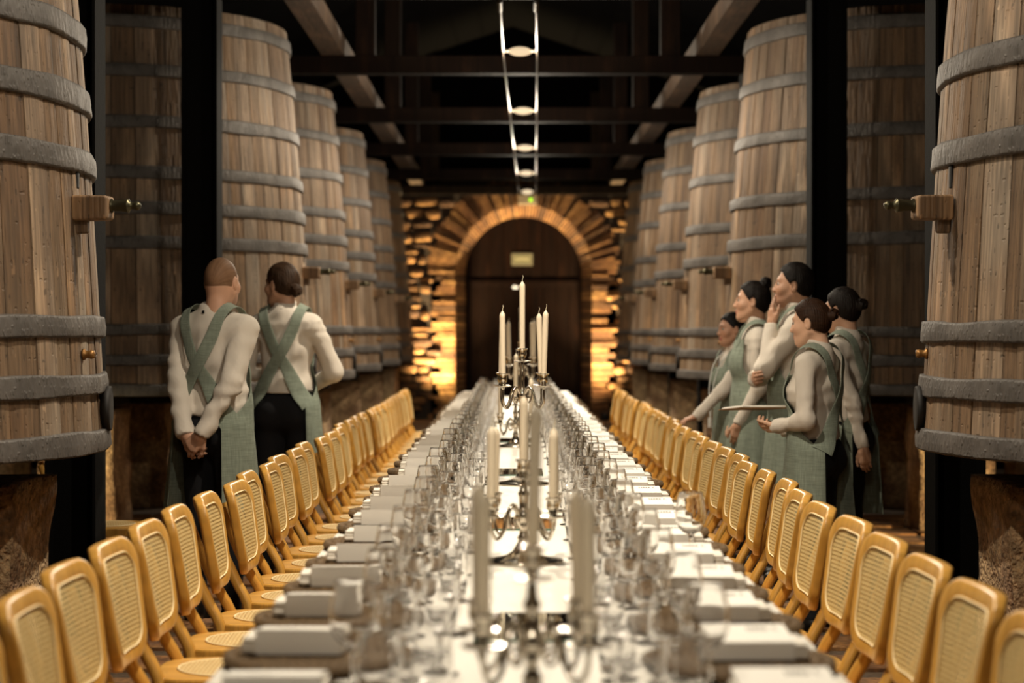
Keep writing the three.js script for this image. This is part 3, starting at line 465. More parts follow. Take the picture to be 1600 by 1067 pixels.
const bandTex = (() => { const cv = document.createElement('canvas'); cv.width = 512; cv.height = 256; const c = cv.getContext('2d'); c.fillStyle = '#fbf7ef'; c.fillRect(0, 0, 512, 256); c.fillStyle = '#463d34'; c.font = 'bold 44px sans-serif'; c.textAlign = 'center'; c.textBaseline = 'middle'; c.scale(1, 1.7); c.fillText('SARRA  C.', 365, 40); const t = new THREE.CanvasTexture(cv); t.colorSpace = THREE.SRGBColorSpace; return t; })();
const bandMat = std({ map: bandTex, roughness: 0.75 });
// a stiff paper card folded over the napkin: sloping lid with print, upright front
const cardFront = box(0.165, 0.033, 0.0012, 0, 0.0175, 0.067), cardBack = box(0.165, 0.047, 0.0012, 0, 0.0245, -0.068);
const lidGeo = (() => { const g = new THREE.BoxGeometry(0.166, 0.0016, 0.1375); g.rotateX(0.104); g.translate(0, 0.0417, -0.0005); return g; })();
function glassGeo(p) { return lathe(p, 26); }
// blown glass with two walls, so that it bends the light
const BOWL = { wine: [[0, 0.083], [0.012, 0.0835], [0.022, 0.088], [0.034, 0.1], [0.0415, 0.118], [0.0435, 0.136], [0.042, 0.154], [0.0385, 0.175], [0.0335, 0.198], [0.0328, 0.2], [0.0322, 0.198], [0.037, 0.175], [0.0405, 0.154], [0.042, 0.136], [0.04, 0.118], [0.0325, 0.102], [0.021, 0.091], [0.011, 0.087], [0, 0.0865]],
  goblet: [[0, 0.068], [0.014, 0.0685], [0.024, 0.073], [0.034, 0.084], [0.0395, 0.104], [0.0395, 0.12], [0.036, 0.145], [0.0315, 0.17], [0.0309, 0.172], [0.0303, 0.17], [0.0347, 0.145], [0.038, 0.12], [0.038, 0.104], [0.0327, 0.0855], [0.023, 0.0755], [0.013, 0.0715], [0, 0.071]],
  tumbler: [[0, 0.001], [0.029, 0.001], [0.032, 0.004], [0.0365, 0.04], [0.038, 0.066], [0.0368, 0.103], [0.0362, 0.105], [0.0355, 0.103], [0.0366, 0.066], [0.0351, 0.04], [0.0305, 0.012], [0, 0.009]] };
const STEM = { wine: [[0, 0.001], [0.036, 0.001], [0.037, 0.003], [0.02, 0.006], [0.006, 0.012], [0.0045, 0.03], [0.0045, 0.07], [0.008, 0.08], [0.0105, 0.0825], [0, 0.0826]], goblet: [[0, 0.001], [0.034, 0.001], [0.035, 0.003], [0.018, 0.006], [0.006, 0.012], [0.0045, 0.03], [0.0048, 0.055], [0.01, 0.064], [0.0125, 0.0672], [0, 0.0674]] };
const GP = {};
function glass(kind, label, pos, group) {
  const name = { wine: 'wine_glass', goblet: 'wine_goblet', tumbler: 'water_tumbler' }[kind];
  const key = kind + /inner/.test(label); if (GP[key]) { const c = copy(GP[key], label, pos, 0); if (group) c.userData.group = group; else delete c.userData.group; return c; }
  const t = GP[key] = thing(name, label, 'glass', pos, 0, group); const thin = /inner/.test(label), w = BOWL[kind]; part(STEM[kind] ? 'bowl' : 'body', glassGeo(thin ? w.slice(0, Math.ceil(w.length / 2)) : w), thin ? hazyGlass : solidGlass, t); if (STEM[kind]) part('stem', glassGeo(STEM[kind]), solidGlass, t); return t;
}
const knifeGeo = (() => { const s = new THREE.Shape(); s.moveTo(-0.1, -0.006); s.lineTo(-0.01, -0.005); s.lineTo(0, -0.008); s.quadraticCurveTo(0.08, -0.012, 0.105, 0.004); s.quadraticCurveTo(0.05, 0.006, 0, 0.005); s.lineTo(-0.1, 0.006); return new THREE.ExtrudeGeometry(s, { depth: 0.002, bevelEnabled: true, bevelSize: 0.001, bevelThickness: 0.001, bevelSegments: 1, curveSegments: 5 }).rotateX(-Math.PI / 2).translate(0, 0.002, 0); })();
const forkGeo = (() => { const g = [], s = new THREE.Shape(); s.moveTo(-0.1, -0.007); s.lineTo(0, -0.003); s.lineTo(0.04, -0.003); s.quadraticCurveTo(0.05, -0.012, 0.062, -0.012); s.lineTo(0.062, 0.012); s.quadraticCurveTo(0.05, 0.012, 0.04, 0.003); s.lineTo(0, 0.003); s.lineTo(-0.1, 0.007); g.push(new THREE.ExtrudeGeometry(s, { depth: 0.002, bevelEnabled: false, curveSegments: 4 })); for (let i = 0; i < 4; i++) g.push(new THREE.BoxGeometry(0.042, 0.0032, 0.0018).translate(0.082, -0.0098 + i * 0.0065, 0.001)); const m = merge(g.map(q => q.index ? q.toNonIndexed() : q)).rotateX(-Math.PI / 2); const p = m.attributes.position; for (let i = 0; i < p.count; i++) { const x = p.getX(i); p.setY(i, p.getY(i) + 0.002 + (x > 0.02 ? 0.006 * Math.sin((x - 0.02) / 0.083 * Math.PI) : 0)); } return m; })();
for (const side of [-1, 1]) {
  const r = rng(side < 0 ? 81 : 82), word = side < 0 ? 'left' : 'right', n = side < 0 ? 32 : 33, z0 = side < 0 ? 3.38 : 3.33, dz = side < 0 ? 0.52 : 0.503;
  for (let i = 0; i < n; i++) {
    const z = z0 + dz * i, at = `at the ${ordinal(i)} ${word} place from the camera`, cx = TX + side * 0.412, cm = cx + rnd(-0.01, 0.01, r);
    solo('placemat', matGeo, seagrass, `round braided brown placemat ${at}`, 'placemat', [cm, TOP, -z], rnd(0, 6, r), 'braided placemats on the long table');
    const nx = TX + side * 0.44 + rnd(-0.02, 0.02, r), nt = (side < 0 ? Math.PI : 0) + rnd(-0.06, 0.06, r);
    solo('napkin', napkinGeo, napkinMat, `thick folded white napkin ${at}`, 'napkin', [nx, TOP + 0.026, -z - 0.012], nt, 'folded napkins on the placemats');
    const c = thing('menu_card', `white paper card folded over the napkin ${at}`, 'card', [nx + side * -0.012, TOP + 0.0262, -z - 0.012], nt, 'paper cards over the napkins');
    part('card_front', cardFront, paperMat, c); part('card_back', cardBack, paperMat, c); part('card_lid', lidGeo, bandMat, c);
    if (i < 12) {
      if (side < 0 || i !== 5) solo('table_knife', knifeGeo, steel, `steel table knife beside the placemat ${at}`, 'knife', [TX + side * 0.455, TOP, -z + (side < 0 ? -0.218 : 0.222)], (side < 0 ? 0 : Math.PI) + rnd(-0.05, 0.05, r), 'table knives');
      if (side < 0 || i !== 4) solo('table_fork', forkGeo, steel, `steel table fork beside the placemat ${at}`, 'fork', [TX + side * 0.455, TOP, -z + (side < 0 ? 0.222 : -0.218)], (side < 0 ? 0 : Math.PI) + rnd(-0.05, 0.05, r), 'table forks');
    }
    for (const [k, x, d, w, all] of [['wine', 0.305, 0.225, 'outer tall wine glass', 'outer tall wine glasses'], ['goblet', 0.25, -0.185, 'small wine goblet', 'small wine goblets'], ['tumbler', 0.179, 0.0, 'clear water tumbler', 'clear water tumblers']])
      glass(k, `${w} ${at}`, [TX + side * (x + rnd(-0.012, 0.012, r)), TOP, -z - d + rnd(-0.015, 0.015, r)], `${all} in rows along the table`);
    glass('wine', `inner tall wine glass ${at}`, [TX + side * (0.168 + rnd(-0.01, 0.01, r)), TOP, -z + 0.14 + rnd(-0.02, 0.02, r)], 'inner tall wine glasses in rows along the table');
  }
}
glass('wine', 'single clean wine glass standing apart among the right-hand placemats, in front of the chairs', [0.503, TOP, -5.6]);
// ------------------------------------------------------------------ mirror tiles down the middle
for (const [z, l] of [[2.3, 'beneath the nearest candelabrum'], [4.37, 'between the first and second candelabra from the camera'], [6.72, 'just beyond the second candelabrum from the camera'], [9.2, 'just beyond the tall third candelabrum from the camera'], [11.9, 'just beyond the fourth candelabrum from the camera']]) {
  const m = thing('mirror_tile', `square mirror tile with green glass edge ${l}`, 'mirror', [TX + 0.0, TOP, -z]);
  part('mirror', box(0.22, 0.001, 0.4, 0, 0.0061, 0), mirrorMat, m); part('glass_edge', box(0.222, 0.0055, 0.402, 0, 0.003, 0), mirrorEdge, m);
}
// ------------------------------------------------------------------ candelabra and their candles
const cupProfile = [[0, -0.012], [0.007, -0.012], [0.007, -0.004], [0.034, 0.0], [0.038, 0.004], [0.034, 0.004], [0.012, 0.004], [0.01, 0.012], [0.017, 0.022], [0.0185, 0.034], [0.0165, 0.046], [0.023, 0.053], [0.023, 0.056], [0.0135, 0.055], [0.0125, 0.04], [0, 0.04]];
const cupGeo = lathe(cupProfile, 24);
const candleGeo = len => lathe([[0, 0], [0.0115, 0], [0.0118, 0.02], [0.0128, len - 0.022], [0.0118, len - 0.012], [0.006, len - 0.003], [0.0018, len + 0.002], [0, len + 0.003]], 18);
const wickGeo = len => tube([[0, len, 0], [0.001, len + 0.012, 0], [0.004, len + 0.02, 0.001], [0.0015, len + 0.028, 0.001]], 0.0016, 8, 5, 0.0008);
const CG = {}, candle = (len) => CG[len] ??= [candleGeo(len), wickGeo(len)];
function candelabrum(x, z, tall, label, place, yaw, lens, leans) {
  const k = thing('candelabrum', label, 'candelabrum', [x, TOP, -z], yaw), H = tall ? 0.2 : 0;
  const A = tall ? 0.385 : 0.13, cupY = tall ? 0.42 : 0.135, mid = tall ? 0.525 : 0.235;
  part('base', lathe([[0, 0], [0.112, 0], [0.115, 0.004], [0.112, 0.009], [0.08, 0.013], [0.05, 0.02], [0.03, 0.033], [0.019, 0.052], [0.014, 0.062], [0, 0.062]], 40), silver, k);
  const st = tall ? [[0, 0.06], [0.014, 0.06], [0.017, 0.07], [0.011, 0.08], [0.0095, 0.11], [0.0125, 0.2], [0.016, 0.27], [0.019, 0.285], [0.012, 0.295], [0.02, 0.31], [0.012, 0.325], [0.011, 0.345], [0.018, 0.362], [0.025, 0.38], [0.018, 0.4], [0.011, 0.41], [0.009, 0.45], [0.014, 0.465], [0.009, 0.48], [0.008, 0.515], [0, 0.515]]
    : [[0, 0.06], [0.014, 0.06], [0.018, 0.07], [0.011, 0.08], [0.01, 0.095], [0.018, 0.11], [0.026, 0.128], [0.018, 0.146], [0.011, 0.155], [0.012, 0.185], [0.016, 0.195], [0.01, 0.203], [0.008, 0.225], [0, 0.225]];
  part('stem', lathe(st, 24), silver, k);
  const put = (a, r, y, i, w) => {
    const len = lens[i], cx = r * Math.cos(a), cz = -r * Math.sin(a), c = part('candle_cup', cupGeo, silver, k); c.position.set(cx, y, cz);
    const [cg, wg] = candle(len), o = thing('candle', `unlit cream candle in the ${w} cup of the ${place} candelabrum from the camera`, 'candle', [x + cx * Math.cos(yaw) + cz * Math.sin(yaw), TOP + y + 0.0405, -z - cx * Math.sin(yaw) + cz * Math.cos(yaw)], a, 'unlit cream candles in the candelabra');
    part('wax', cg, wax, o); part('wick', wg, wickMat, o); o.rotation.set(leans[i][1], 0, leans[i][0]);
  };
  put(0, 0, mid, 0, 'raised middle');
  for (let i = 0; i < 4; i++) {
    const a = Math.PI / 4 + i * Math.PI / 2, r = 0.122, c = Math.cos(a), s = -Math.sin(a), P = (d, y) => [c * d, y, s * d];
    part('arm', tube([P(0.014, A), P(0.04, A + 0.03), P(0.062, A + 0.008), P(0.078, A - 0.04), P(0.1, A - 0.058), P(0.119, A - 0.035), P(r, cupY - 0.008)], t => 0.0062 - 0.0014 * t, 30, 9), silver, k);
    const curl = part('scroll', tube([P(0.062, A + 0.006), P(0.05, A - 0.03), P(0.032, A - 0.034), P(0.03, A - 0.015), P(0.042, A - 0.012)], 0.004, 16, 7, 0.003), silver, k);
    put(a, r, cupY, i + 1, ['far right', 'far left', 'near left', 'near right'][i]);
  }
}
const L0 = () => [0, 1, 2, 3, 4].map(() => [rnd(-0.025, 0.025), rnd(-0.025, 0.025)]);
candelabrum(0.034, 3.34, false, 'low silver five-branch candelabrum nearest the camera', 'first', 0.06, [0.25, 0.2, 0.21, 0.21, 0.2], L0());
candelabrum(0.032, 5.62, false, 'low silver five-branch candelabrum, second from the camera, on a wide round foot', 'second', -0.05, [0.19, 0.2, 0.2, 0.21, 0.2], L0());
candelabrum(0.044, 8.5, true, 'tall silver five-branch candelabrum, third from the camera, rising above the others', 'third', 0.05, [0.3, 0.27, 0.28, 0.275, 0.28], [[0.0, 0], [0.035, 0.01], [-0.02, 0.02], [0.012, -0.01], [-0.03, 0.01]]);
candelabrum(0.02, 11.3, false, 'low silver five-branch candelabrum, fourth from the camera, half hidden by the tall one', 'fourth', 0.0, [0.25, 0.21, 0.2, 0.21, 0.2], L0());
candelabrum(0.062, 14.0, true, 'tall silver five-branch candelabrum, farthest along the table', 'fifth', 0.06, [0.27, 0.26, 0.25, 0.26, 0.27], L0());

// ------------------------------------------------------------------ people: distance fields meshed with surface nets
const smin = (a, b, k) => { const h = clamp(0.5 + 0.5 * (b - a) / k); return lerp(b, a, h) - k * h * (1 - h); };
const cap = (a, b, ra, rb = ra) => { const bx = b[0] - a[0], by = b[1] - a[1], bz = b[2] - a[2], l = bx * bx + by * by + bz * bz || 1e-9; return (x, y, z) => { const px = x - a[0], py = y - a[1], pz = z - a[2], t = clamp((px * bx + py * by + pz * bz) / l); return Math.hypot(px - t * bx, py - t * by, pz - t * bz) - ra - (rb - ra) * t; }; };
const ell = (c, r) => (x, y, z) => { const X = (x - c[0]) / r[0], Y = (y - c[1]) / r[1], Z = (z - c[2]) / r[2], k0 = Math.hypot(X, Y, Z), k1 = Math.hypot(X / r[0], Y / r[1], Z / r[2]); return k1 < 1e-6 ? -Math.min(...r) : k0 * (k0 - 1) / k1; };
const blend = (k, ...fs) => (x, y, z) => { let d = fs[0](x, y, z); for (let i = 1; i < fs.length; i++) d = smin(d, fs[i](x, y, z), k); return d; };
function nets(f, mn, mx, h) {
  const n = [0, 1, 2].map(i => Math.ceil((mx[i] - mn[i]) / h) + 1), [nx, ny, nz] = n, val = new Float32Array(nx * ny * nz), B = 4, id = (i, j, k) => (k * ny + j) * nx + i;
  for (let k = 0; k < nz; k += B) for (let j = 0; j < ny; j += B) for (let i = 0; i < nx; i += B) {
    const c = f(mn[0] + (i + B / 2 - 0.5) * h, mn[1] + (j + B / 2 - 0.5) * h, mn[2] + (k + B / 2 - 0.5) * h), skip = Math.abs(c) > B * h * 1.5;
    for (let c2 = k; c2 < Math.min(k + B, nz); c2++) for (let b = j; b < Math.min(j + B, ny); b++) for (let a = i; a < Math.min(i + B, nx); a++) val[id(a, b, c2)] = skip ? c : f(mn[0] + a * h, mn[1] + b * h, mn[2] + c2 * h);
  }
  const pos = [], idx = [], at = new Int32Array(nx * ny * nz).fill(-1), E = [[0, 1], [2, 3], [4, 5], [6, 7], [0, 2], [1, 3], [4, 6], [5, 7], [0, 4], [1, 5], [2, 6], [3, 7]];
  for (let k = 0; k < nz - 1; k++) for (let j = 0; j < ny - 1; j++) for (let i = 0; i < nx - 1; i++) {
    const v = [0, 1, 2, 3, 4, 5, 6, 7].map(q => val[id(i + (q & 1), j + ((q >> 1) & 1), k + (q >> 2))]); let s = 0; for (const q of v) s += q < 0; if (s === 0 || s === 8) continue;
    let X = 0, Y = 0, Z = 0, m = 0;
    for (const [a, b] of E) if ((v[a] < 0) !== (v[b] < 0)) { const t = v[a] / (v[a] - v[b]); X += lerp(a & 1, b & 1, t); Y += lerp((a >> 1) & 1, (b >> 1) & 1, t); Z += lerp(a >> 2, b >> 2, t); m++; }
    at[id(i, j, k)] = pos.length / 3; pos.push(mn[0] + (i + X / m) * h, mn[1] + (j + Y / m) * h, mn[2] + (k + Z / m) * h);
  }
  const quad = (a, b, c, d, flip) => { if (a < 0 || b < 0 || c < 0 || d < 0) return; flip ? idx.push(a, c, b, a, d, c) : idx.push(a, b, c, a, c, d); };
  for (let k = 1; k < nz - 1; k++) for (let j = 1; j < ny - 1; j++) for (let i = 1; i < nx - 1; i++) {
    const s = val[id(i, j, k)] < 0;
    if (s !== val[id(i + 1, j, k)] < 0) quad(at[id(i, j - 1, k - 1)], at[id(i, j, k - 1)], at[id(i, j, k)], at[id(i, j - 1, k)], !s);
    if (s !== val[id(i, j + 1, k)] < 0) quad(at[id(i - 1, j, k - 1)], at[id(i - 1, j, k)], at[id(i, j, k)], at[id(i, j, k - 1)], !s);
    if (s !== val[id(i, j, k + 1)] < 0) quad(at[id(i - 1, j - 1, k)], at[id(i, j - 1, k)], at[id(i, j, k)], at[id(i - 1, j, k)], !s);
  }
  const g = new THREE.BufferGeometry(); g.setAttribute('position', new THREE.Float32BufferAttribute(pos, 3)); g.setIndex(idx); g.computeVertexNormals(); return g;
}
function coloured(g, fn) { const p = g.attributes.position, c = new Float32Array(p.count * 3); for (let i = 0; i < p.count; i++) c.set(fn(p.getX(i), p.getY(i), p.getZ(i)), i * 3); g.setAttribute('color', new THREE.BufferAttribute(c, 3)); return g; }
const arr = v => [v.x, v.y, v.z];
// heads, y up and face towards +z, the middle of the head at the origin
const headField = male => {
  const skull = ell([0, 0.022, -0.012], [0.074, 0.1, 0.094]), face = ell([0, -0.03, 0.024], [male ? 0.062 : 0.058, 0.088, 0.066]), jaw = blend(0.03, ell([0, -0.075, 0.03], [male ? 0.052 : 0.045, 0.036, 0.05]), ell([0, -0.099, 0.068], [0.02, 0.018, 0.018]));
  const jawline = blend(0.02, cap([0.056, -0.045, -0.005], [0.02, -0.095, 0.06], 0.014, 0.014), cap([-0.056, -0.045, -0.005], [-0.02, -0.095, 0.06], 0.014, 0.014));
  const brow = cap([-0.034, 0.03, 0.071], [0.034, 0.03, 0.071], male ? 0.014 : 0.011), nose = blend(0.012, cap([0, 0.018, 0.085], [0, -0.024, 0.102], 0.0075, 0.01), ell([0, -0.028, 0.097], [0.0165, 0.009, 0.013])), lips = blend(0.006, ell([0, -0.057, 0.086], [0.022, 0.0065, 0.0105]), ell([0, -0.068, 0.084], [0.019, 0.0075, 0.0105])), cheeks = blend(0.02, ell([0.04, -0.022, 0.058], [0.024, 0.022, 0.024]), ell([-0.04, -0.022, 0.058], [0.024, 0.022, 0.024]));
  const neck = cap([0, -0.05, -0.035], [0, -0.19, -0.05], male ? 0.054 : 0.046, male ? 0.062 : 0.054), socket = s => ell([s * 0.031, 0.008, 0.094], [0.018, 0.013, 0.02]), mouthLine = cap([-0.02, -0.0625, 0.097], [0.02, -0.0625, 0.097], 0.0025);
  const ears = [1, -1].map(s => ell([s * 0.077, -0.002, -0.008], [0.011, 0.031, 0.019])), earHole = [1, -1].map(s => ell([s * 0.088, 0.0, -0.002], [0.008, 0.016, 0.009]));
  const base = blend(0.03, skull, face, jaw, jawline, cheeks), sock = [socket(1), socket(-1)];
  return (x, y, z) => {
    let d = base(x, y, z); d = smin(d, brow(x, y, z), 0.02); d = smin(d, nose(x, y, z), 0.012); d = smin(d, lips(x, y, z), 0.008);
    for (const s of sock) d = -smin(-d, s(x, y, z), 0.012); d = -smin(-d, mouthLine(x, y, z), 0.004);
    d = smin(d, neck(x, y, z), 0.03); for (let i = 0; i < 2; i++) { let e = ears[i](x, y, z); e = -smin(-e, earHole[i](x, y, z), 0.008); d = smin(d, e, 0.006); } return d;
  };
};
const HEADS = {};
const head = male => HEADS[male] ??= (() => { const f = headField(male); return { f, g: nets(f, [-0.1, -0.2, -0.125], [0.1, 0.135, 0.125], 0.0036) }; })();
function hairGeo(style, male) {
  const sk = ell([0, 0.022, -0.012], [0.074, 0.1, 0.094]), off = { buzz: 0.0012, short: 0.013, low: 0.013, top: 0.014, back: 0.013, tied: 0.013 }[style], h = head(male).f;
  const bun = { low: [[0.0, -0.03, -0.118], 0.036], top: [[0, 0.122, -0.078], 0.04], back: [[0, 0.035, -0.128], 0.034], tied: [[0, -0.02, -0.1], 0.02] }[style];
  const nb = bun && ell(bun[0], [bun[1] * 1.08, bun[1], bun[1] * 0.9]);
  const f = (x, y, z) => {
    const q = Math.atan2(x, -(z + 0.01)), strands = 0.0016 * Math.sin(q * 46 + noise3(x * 30, y * 30, z * 30) * 3) + 0.002 * noise3(x * 45, y * 25, z * 45);
    let d = sk(x, y, z) - off - (style === 'buzz' ? 0 : strands + (style === 'short' ? 0.004 * clamp((y - 0.06) / 0.05) : 0));
    const ax = Math.abs(x), line = style === 'buzz' ? (y + 0.048) * 0.62 - (z + 0.075) * 0.78 + 0.02 : (y - 0.078) * 0.7 - (z - 0.066) * 0.71;
    const behind = smin(y + 0.075, 0.02 - z * 0.9 + 0.15 * y, 0.02), cut = -(style === 'buzz' ? Math.min(line + 0.03, y + 0.075) + 0.012 * noise3(x * 60, y * 60, z * 60) : line + (ax > 0.05 ? 0.35 * (ax - 0.05) : 0));
    d = Math.max(d, cut, -(y + (style === 'buzz' ? 0.085 : style === 'short' ? 0.066 : 0.085)));
    d = Math.max(d, -(Math.hypot((ax - 0.08) / 1, (y + 0.002) * 0.62, (z + 0.006)) - 0.021));  // clear of the ears
    if (nb) d = smin(d, nb(x, y, z) - 0.003 * Math.sin(Math.atan2(y - bun[0][1], x - bun[0][0]) * 3 + Math.hypot(x - bun[0][0], y - bun[0][1]) * 300) - 0.004 * noise3(x * 60, y * 60, z * 60), 0.008);
    return d;
  };
  return nets(f, [-0.105, -0.1, -0.18], [0.105, 0.175, 0.11], 0.0042);
}
// a hand: fingers along +y, thumb on the +x side, palm towards +z, wrist at the origin
function handGeo(curl, thumb, spread = 0) {
  const fs = [], L = [0.07, 0.078, 0.073, 0.056], X = [0.027, 0.0095, -0.009, -0.026];
  X.forEach((x, i) => {
    fs.push(cap([x * 0.55, 0.015, 0], [x, 0.088 - 0.006 * Math.abs(i - 1.2), 0], 0.0125, 0.0108));
    let p = [x, 0.088 - 0.006 * Math.abs(i - 1.2), 0], a = 0; const sx = (x + 0.001) * spread;
    [0.45, 0.3, 0.25].forEach((w, j) => { a += (Array.isArray(curl) ? curl[i] : curl) * [1, 1.15, 0.75][j]; const l = L[i] * w, q = [p[0] + sx * l * 8, p[1] + l * Math.cos(a), p[2] + l * Math.sin(a)], r = [0.0092, 0.0082, 0.0073, 0.0064]; fs.push(cap(p, q, r[j], r[j + 1])); p = q; });
  });
  const palm = blend(0.016, ell([0, 0.05, 0.003], [0.037, 0.05, 0.0135]), fs[0], fs[4], fs[8], fs[12], cap([0, -0.05, 0], [0, 0.02, 0], 0.025, 0.026)), th = thumb ?? [[0.026, 0.022, 0.006], [0.046, 0.05, 0.014], [0.054, 0.08, 0.022], [0.053, 0.104, 0.028]];
  const thumbF = blend(0.006, cap(th[0], th[1], 0.0145, 0.0115), cap(th[1], th[2], 0.0108, 0.0094), cap(th[2], th[3], 0.0092, 0.0076)), fingers = fs.filter((_, i) => i % 4);
  const f = (x, y, z) => { let d = smin(palm(x, y, z), thumbF(x, y, z), 0.012); for (const q of fingers) d = smin(d, q(x, y, z), 0.004); return d; };
  return nets(f, [-0.055, -0.05, -0.045], [0.08, 0.19, 0.1], 0.0033);
}
function handMatrix(w, dir, palm, left) {                 // left hands are mirrored
  const y = V(...dir).normalize(), z = V(...palm).addScaledVector(y, -V(...palm).dot(y)).normalize(), x = new THREE.Vector3().crossVectors(y, z); const m = new THREE.Matrix4().makeBasis(x, y, z); m.setPosition(...w);
  return left ? m.multiply(new THREE.Matrix4().makeScale(-1, 1, 1)) : m;
}
function flipped(g) { const i = g.index.array; for (let k = 0; k < i.length; k += 3) [i[k], i[k + 1]] = [i[k + 1], i[k]]; g.computeVertexNormals(); return g; }
function reach(S, W, pole, l1 = 0.3, l2 = 0.262) {
  const s = V(...S), w = V(...W), d = w.clone().sub(s); let D = d.length(); if (D > 0.995 * (l1 + l2)) { w.copy(s).addScaledVector(d, 0.995 * (l1 + l2) / D); D = 0.995 * (l1 + l2); } d.normalize();
  const a = (l1 * l1 - l2 * l2 + D * D) / (2 * D), h = Math.sqrt(Math.max(0, l1 * l1 - a * a)), p = V(...pole).sub(s); p.addScaledVector(d, -p.dot(d)).normalize();
  return { E: arr(s.clone().addScaledVector(d, a).addScaledVector(p, h)), W: arr(w) };
}
function sheet(rows, cols, at, thick, close) {            // at(i, j) -> Vector3 or null; a cloth with thickness
  const P = []; for (let i = 0; i <= rows; i++) for (let j = 0; j <= cols; j++) P.push(at(i / rows, j / cols));
  const n = (cols + 1), pos = P.flatMap(p => arr(p)), uv = [], idx = [], N = P.length; let g = new THREE.BufferGeometry();
  for (let i = 0; i < rows; i++) for (let j = 0; j < cols; j++) { const a = i * n + j; idx.push(a, a + 1, a + n, a + 1, a + n + 1, a + n); }
  g.setAttribute('position', new THREE.Float32BufferAttribute(pos, 3)); g.setIndex(idx); g.computeVertexNormals();
  const q = g.attributes.normal, back = P.flatMap((p, i) => [p.x - q.getX(i) * thick, p.y - q.getY(i) * thick, p.z - q.getZ(i) * thick]), all = idx.slice();
  for (let k = 0; k < idx.length; k += 3) all.push(idx[k] + N, idx[k + 2] + N, idx[k + 1] + N);
  const rim = []; for (let j = 0; j < cols; j++) rim.push([j + 1, j]), rim.push([rows * n + j, rows * n + j + 1]); for (let i = 0; i < rows; i++) rim.push([i * n, (i + 1) * n]), rim.push([(i + 1) * n + cols, i * n + cols]);
  for (const [a, b] of rim) all.push(a, b, a + N, b, b + N, a + N);
  for (let r = 0; r < 2; r++) for (let i = 0; i <= rows; i++) for (let j = 0; j <= cols; j++) { const p = P[i * n + j]; uv.push(Math.atan2(p.x, p.z) * 0.2, p.y); }
  g = new THREE.BufferGeometry(); g.setAttribute('position', new THREE.Float32BufferAttribute(pos.concat(back), 3)); g.setAttribute('uv', new THREE.Float32BufferAttribute(uv, 2)); g.setIndex(all); g.computeVertexNormals(); return g;
}
const skinFor = hex => { const c = new THREE.Color(hex); return [c.r, c.g, c.b]; };
const skinMat = phys({ color: 0xffffff, vertexColors: true, roughness: 0.55, sheen: 0.2 });
const lockMats = {}, hairLocks = hex => lockMats[hex] ??= phys({ color: hex, roughness: 0.6, specularIntensity: 0.4, vertexColors: true });
const hairMats = {}; const hairMat = hex => hairMats[hex] ??= std({ color: hex, roughness: 0.5 });
const eyeWhite = std({ color: 0xa89e94, roughness: 0.45 }), irisMat = std({ color: 0x21150d, roughness: 0.15 });
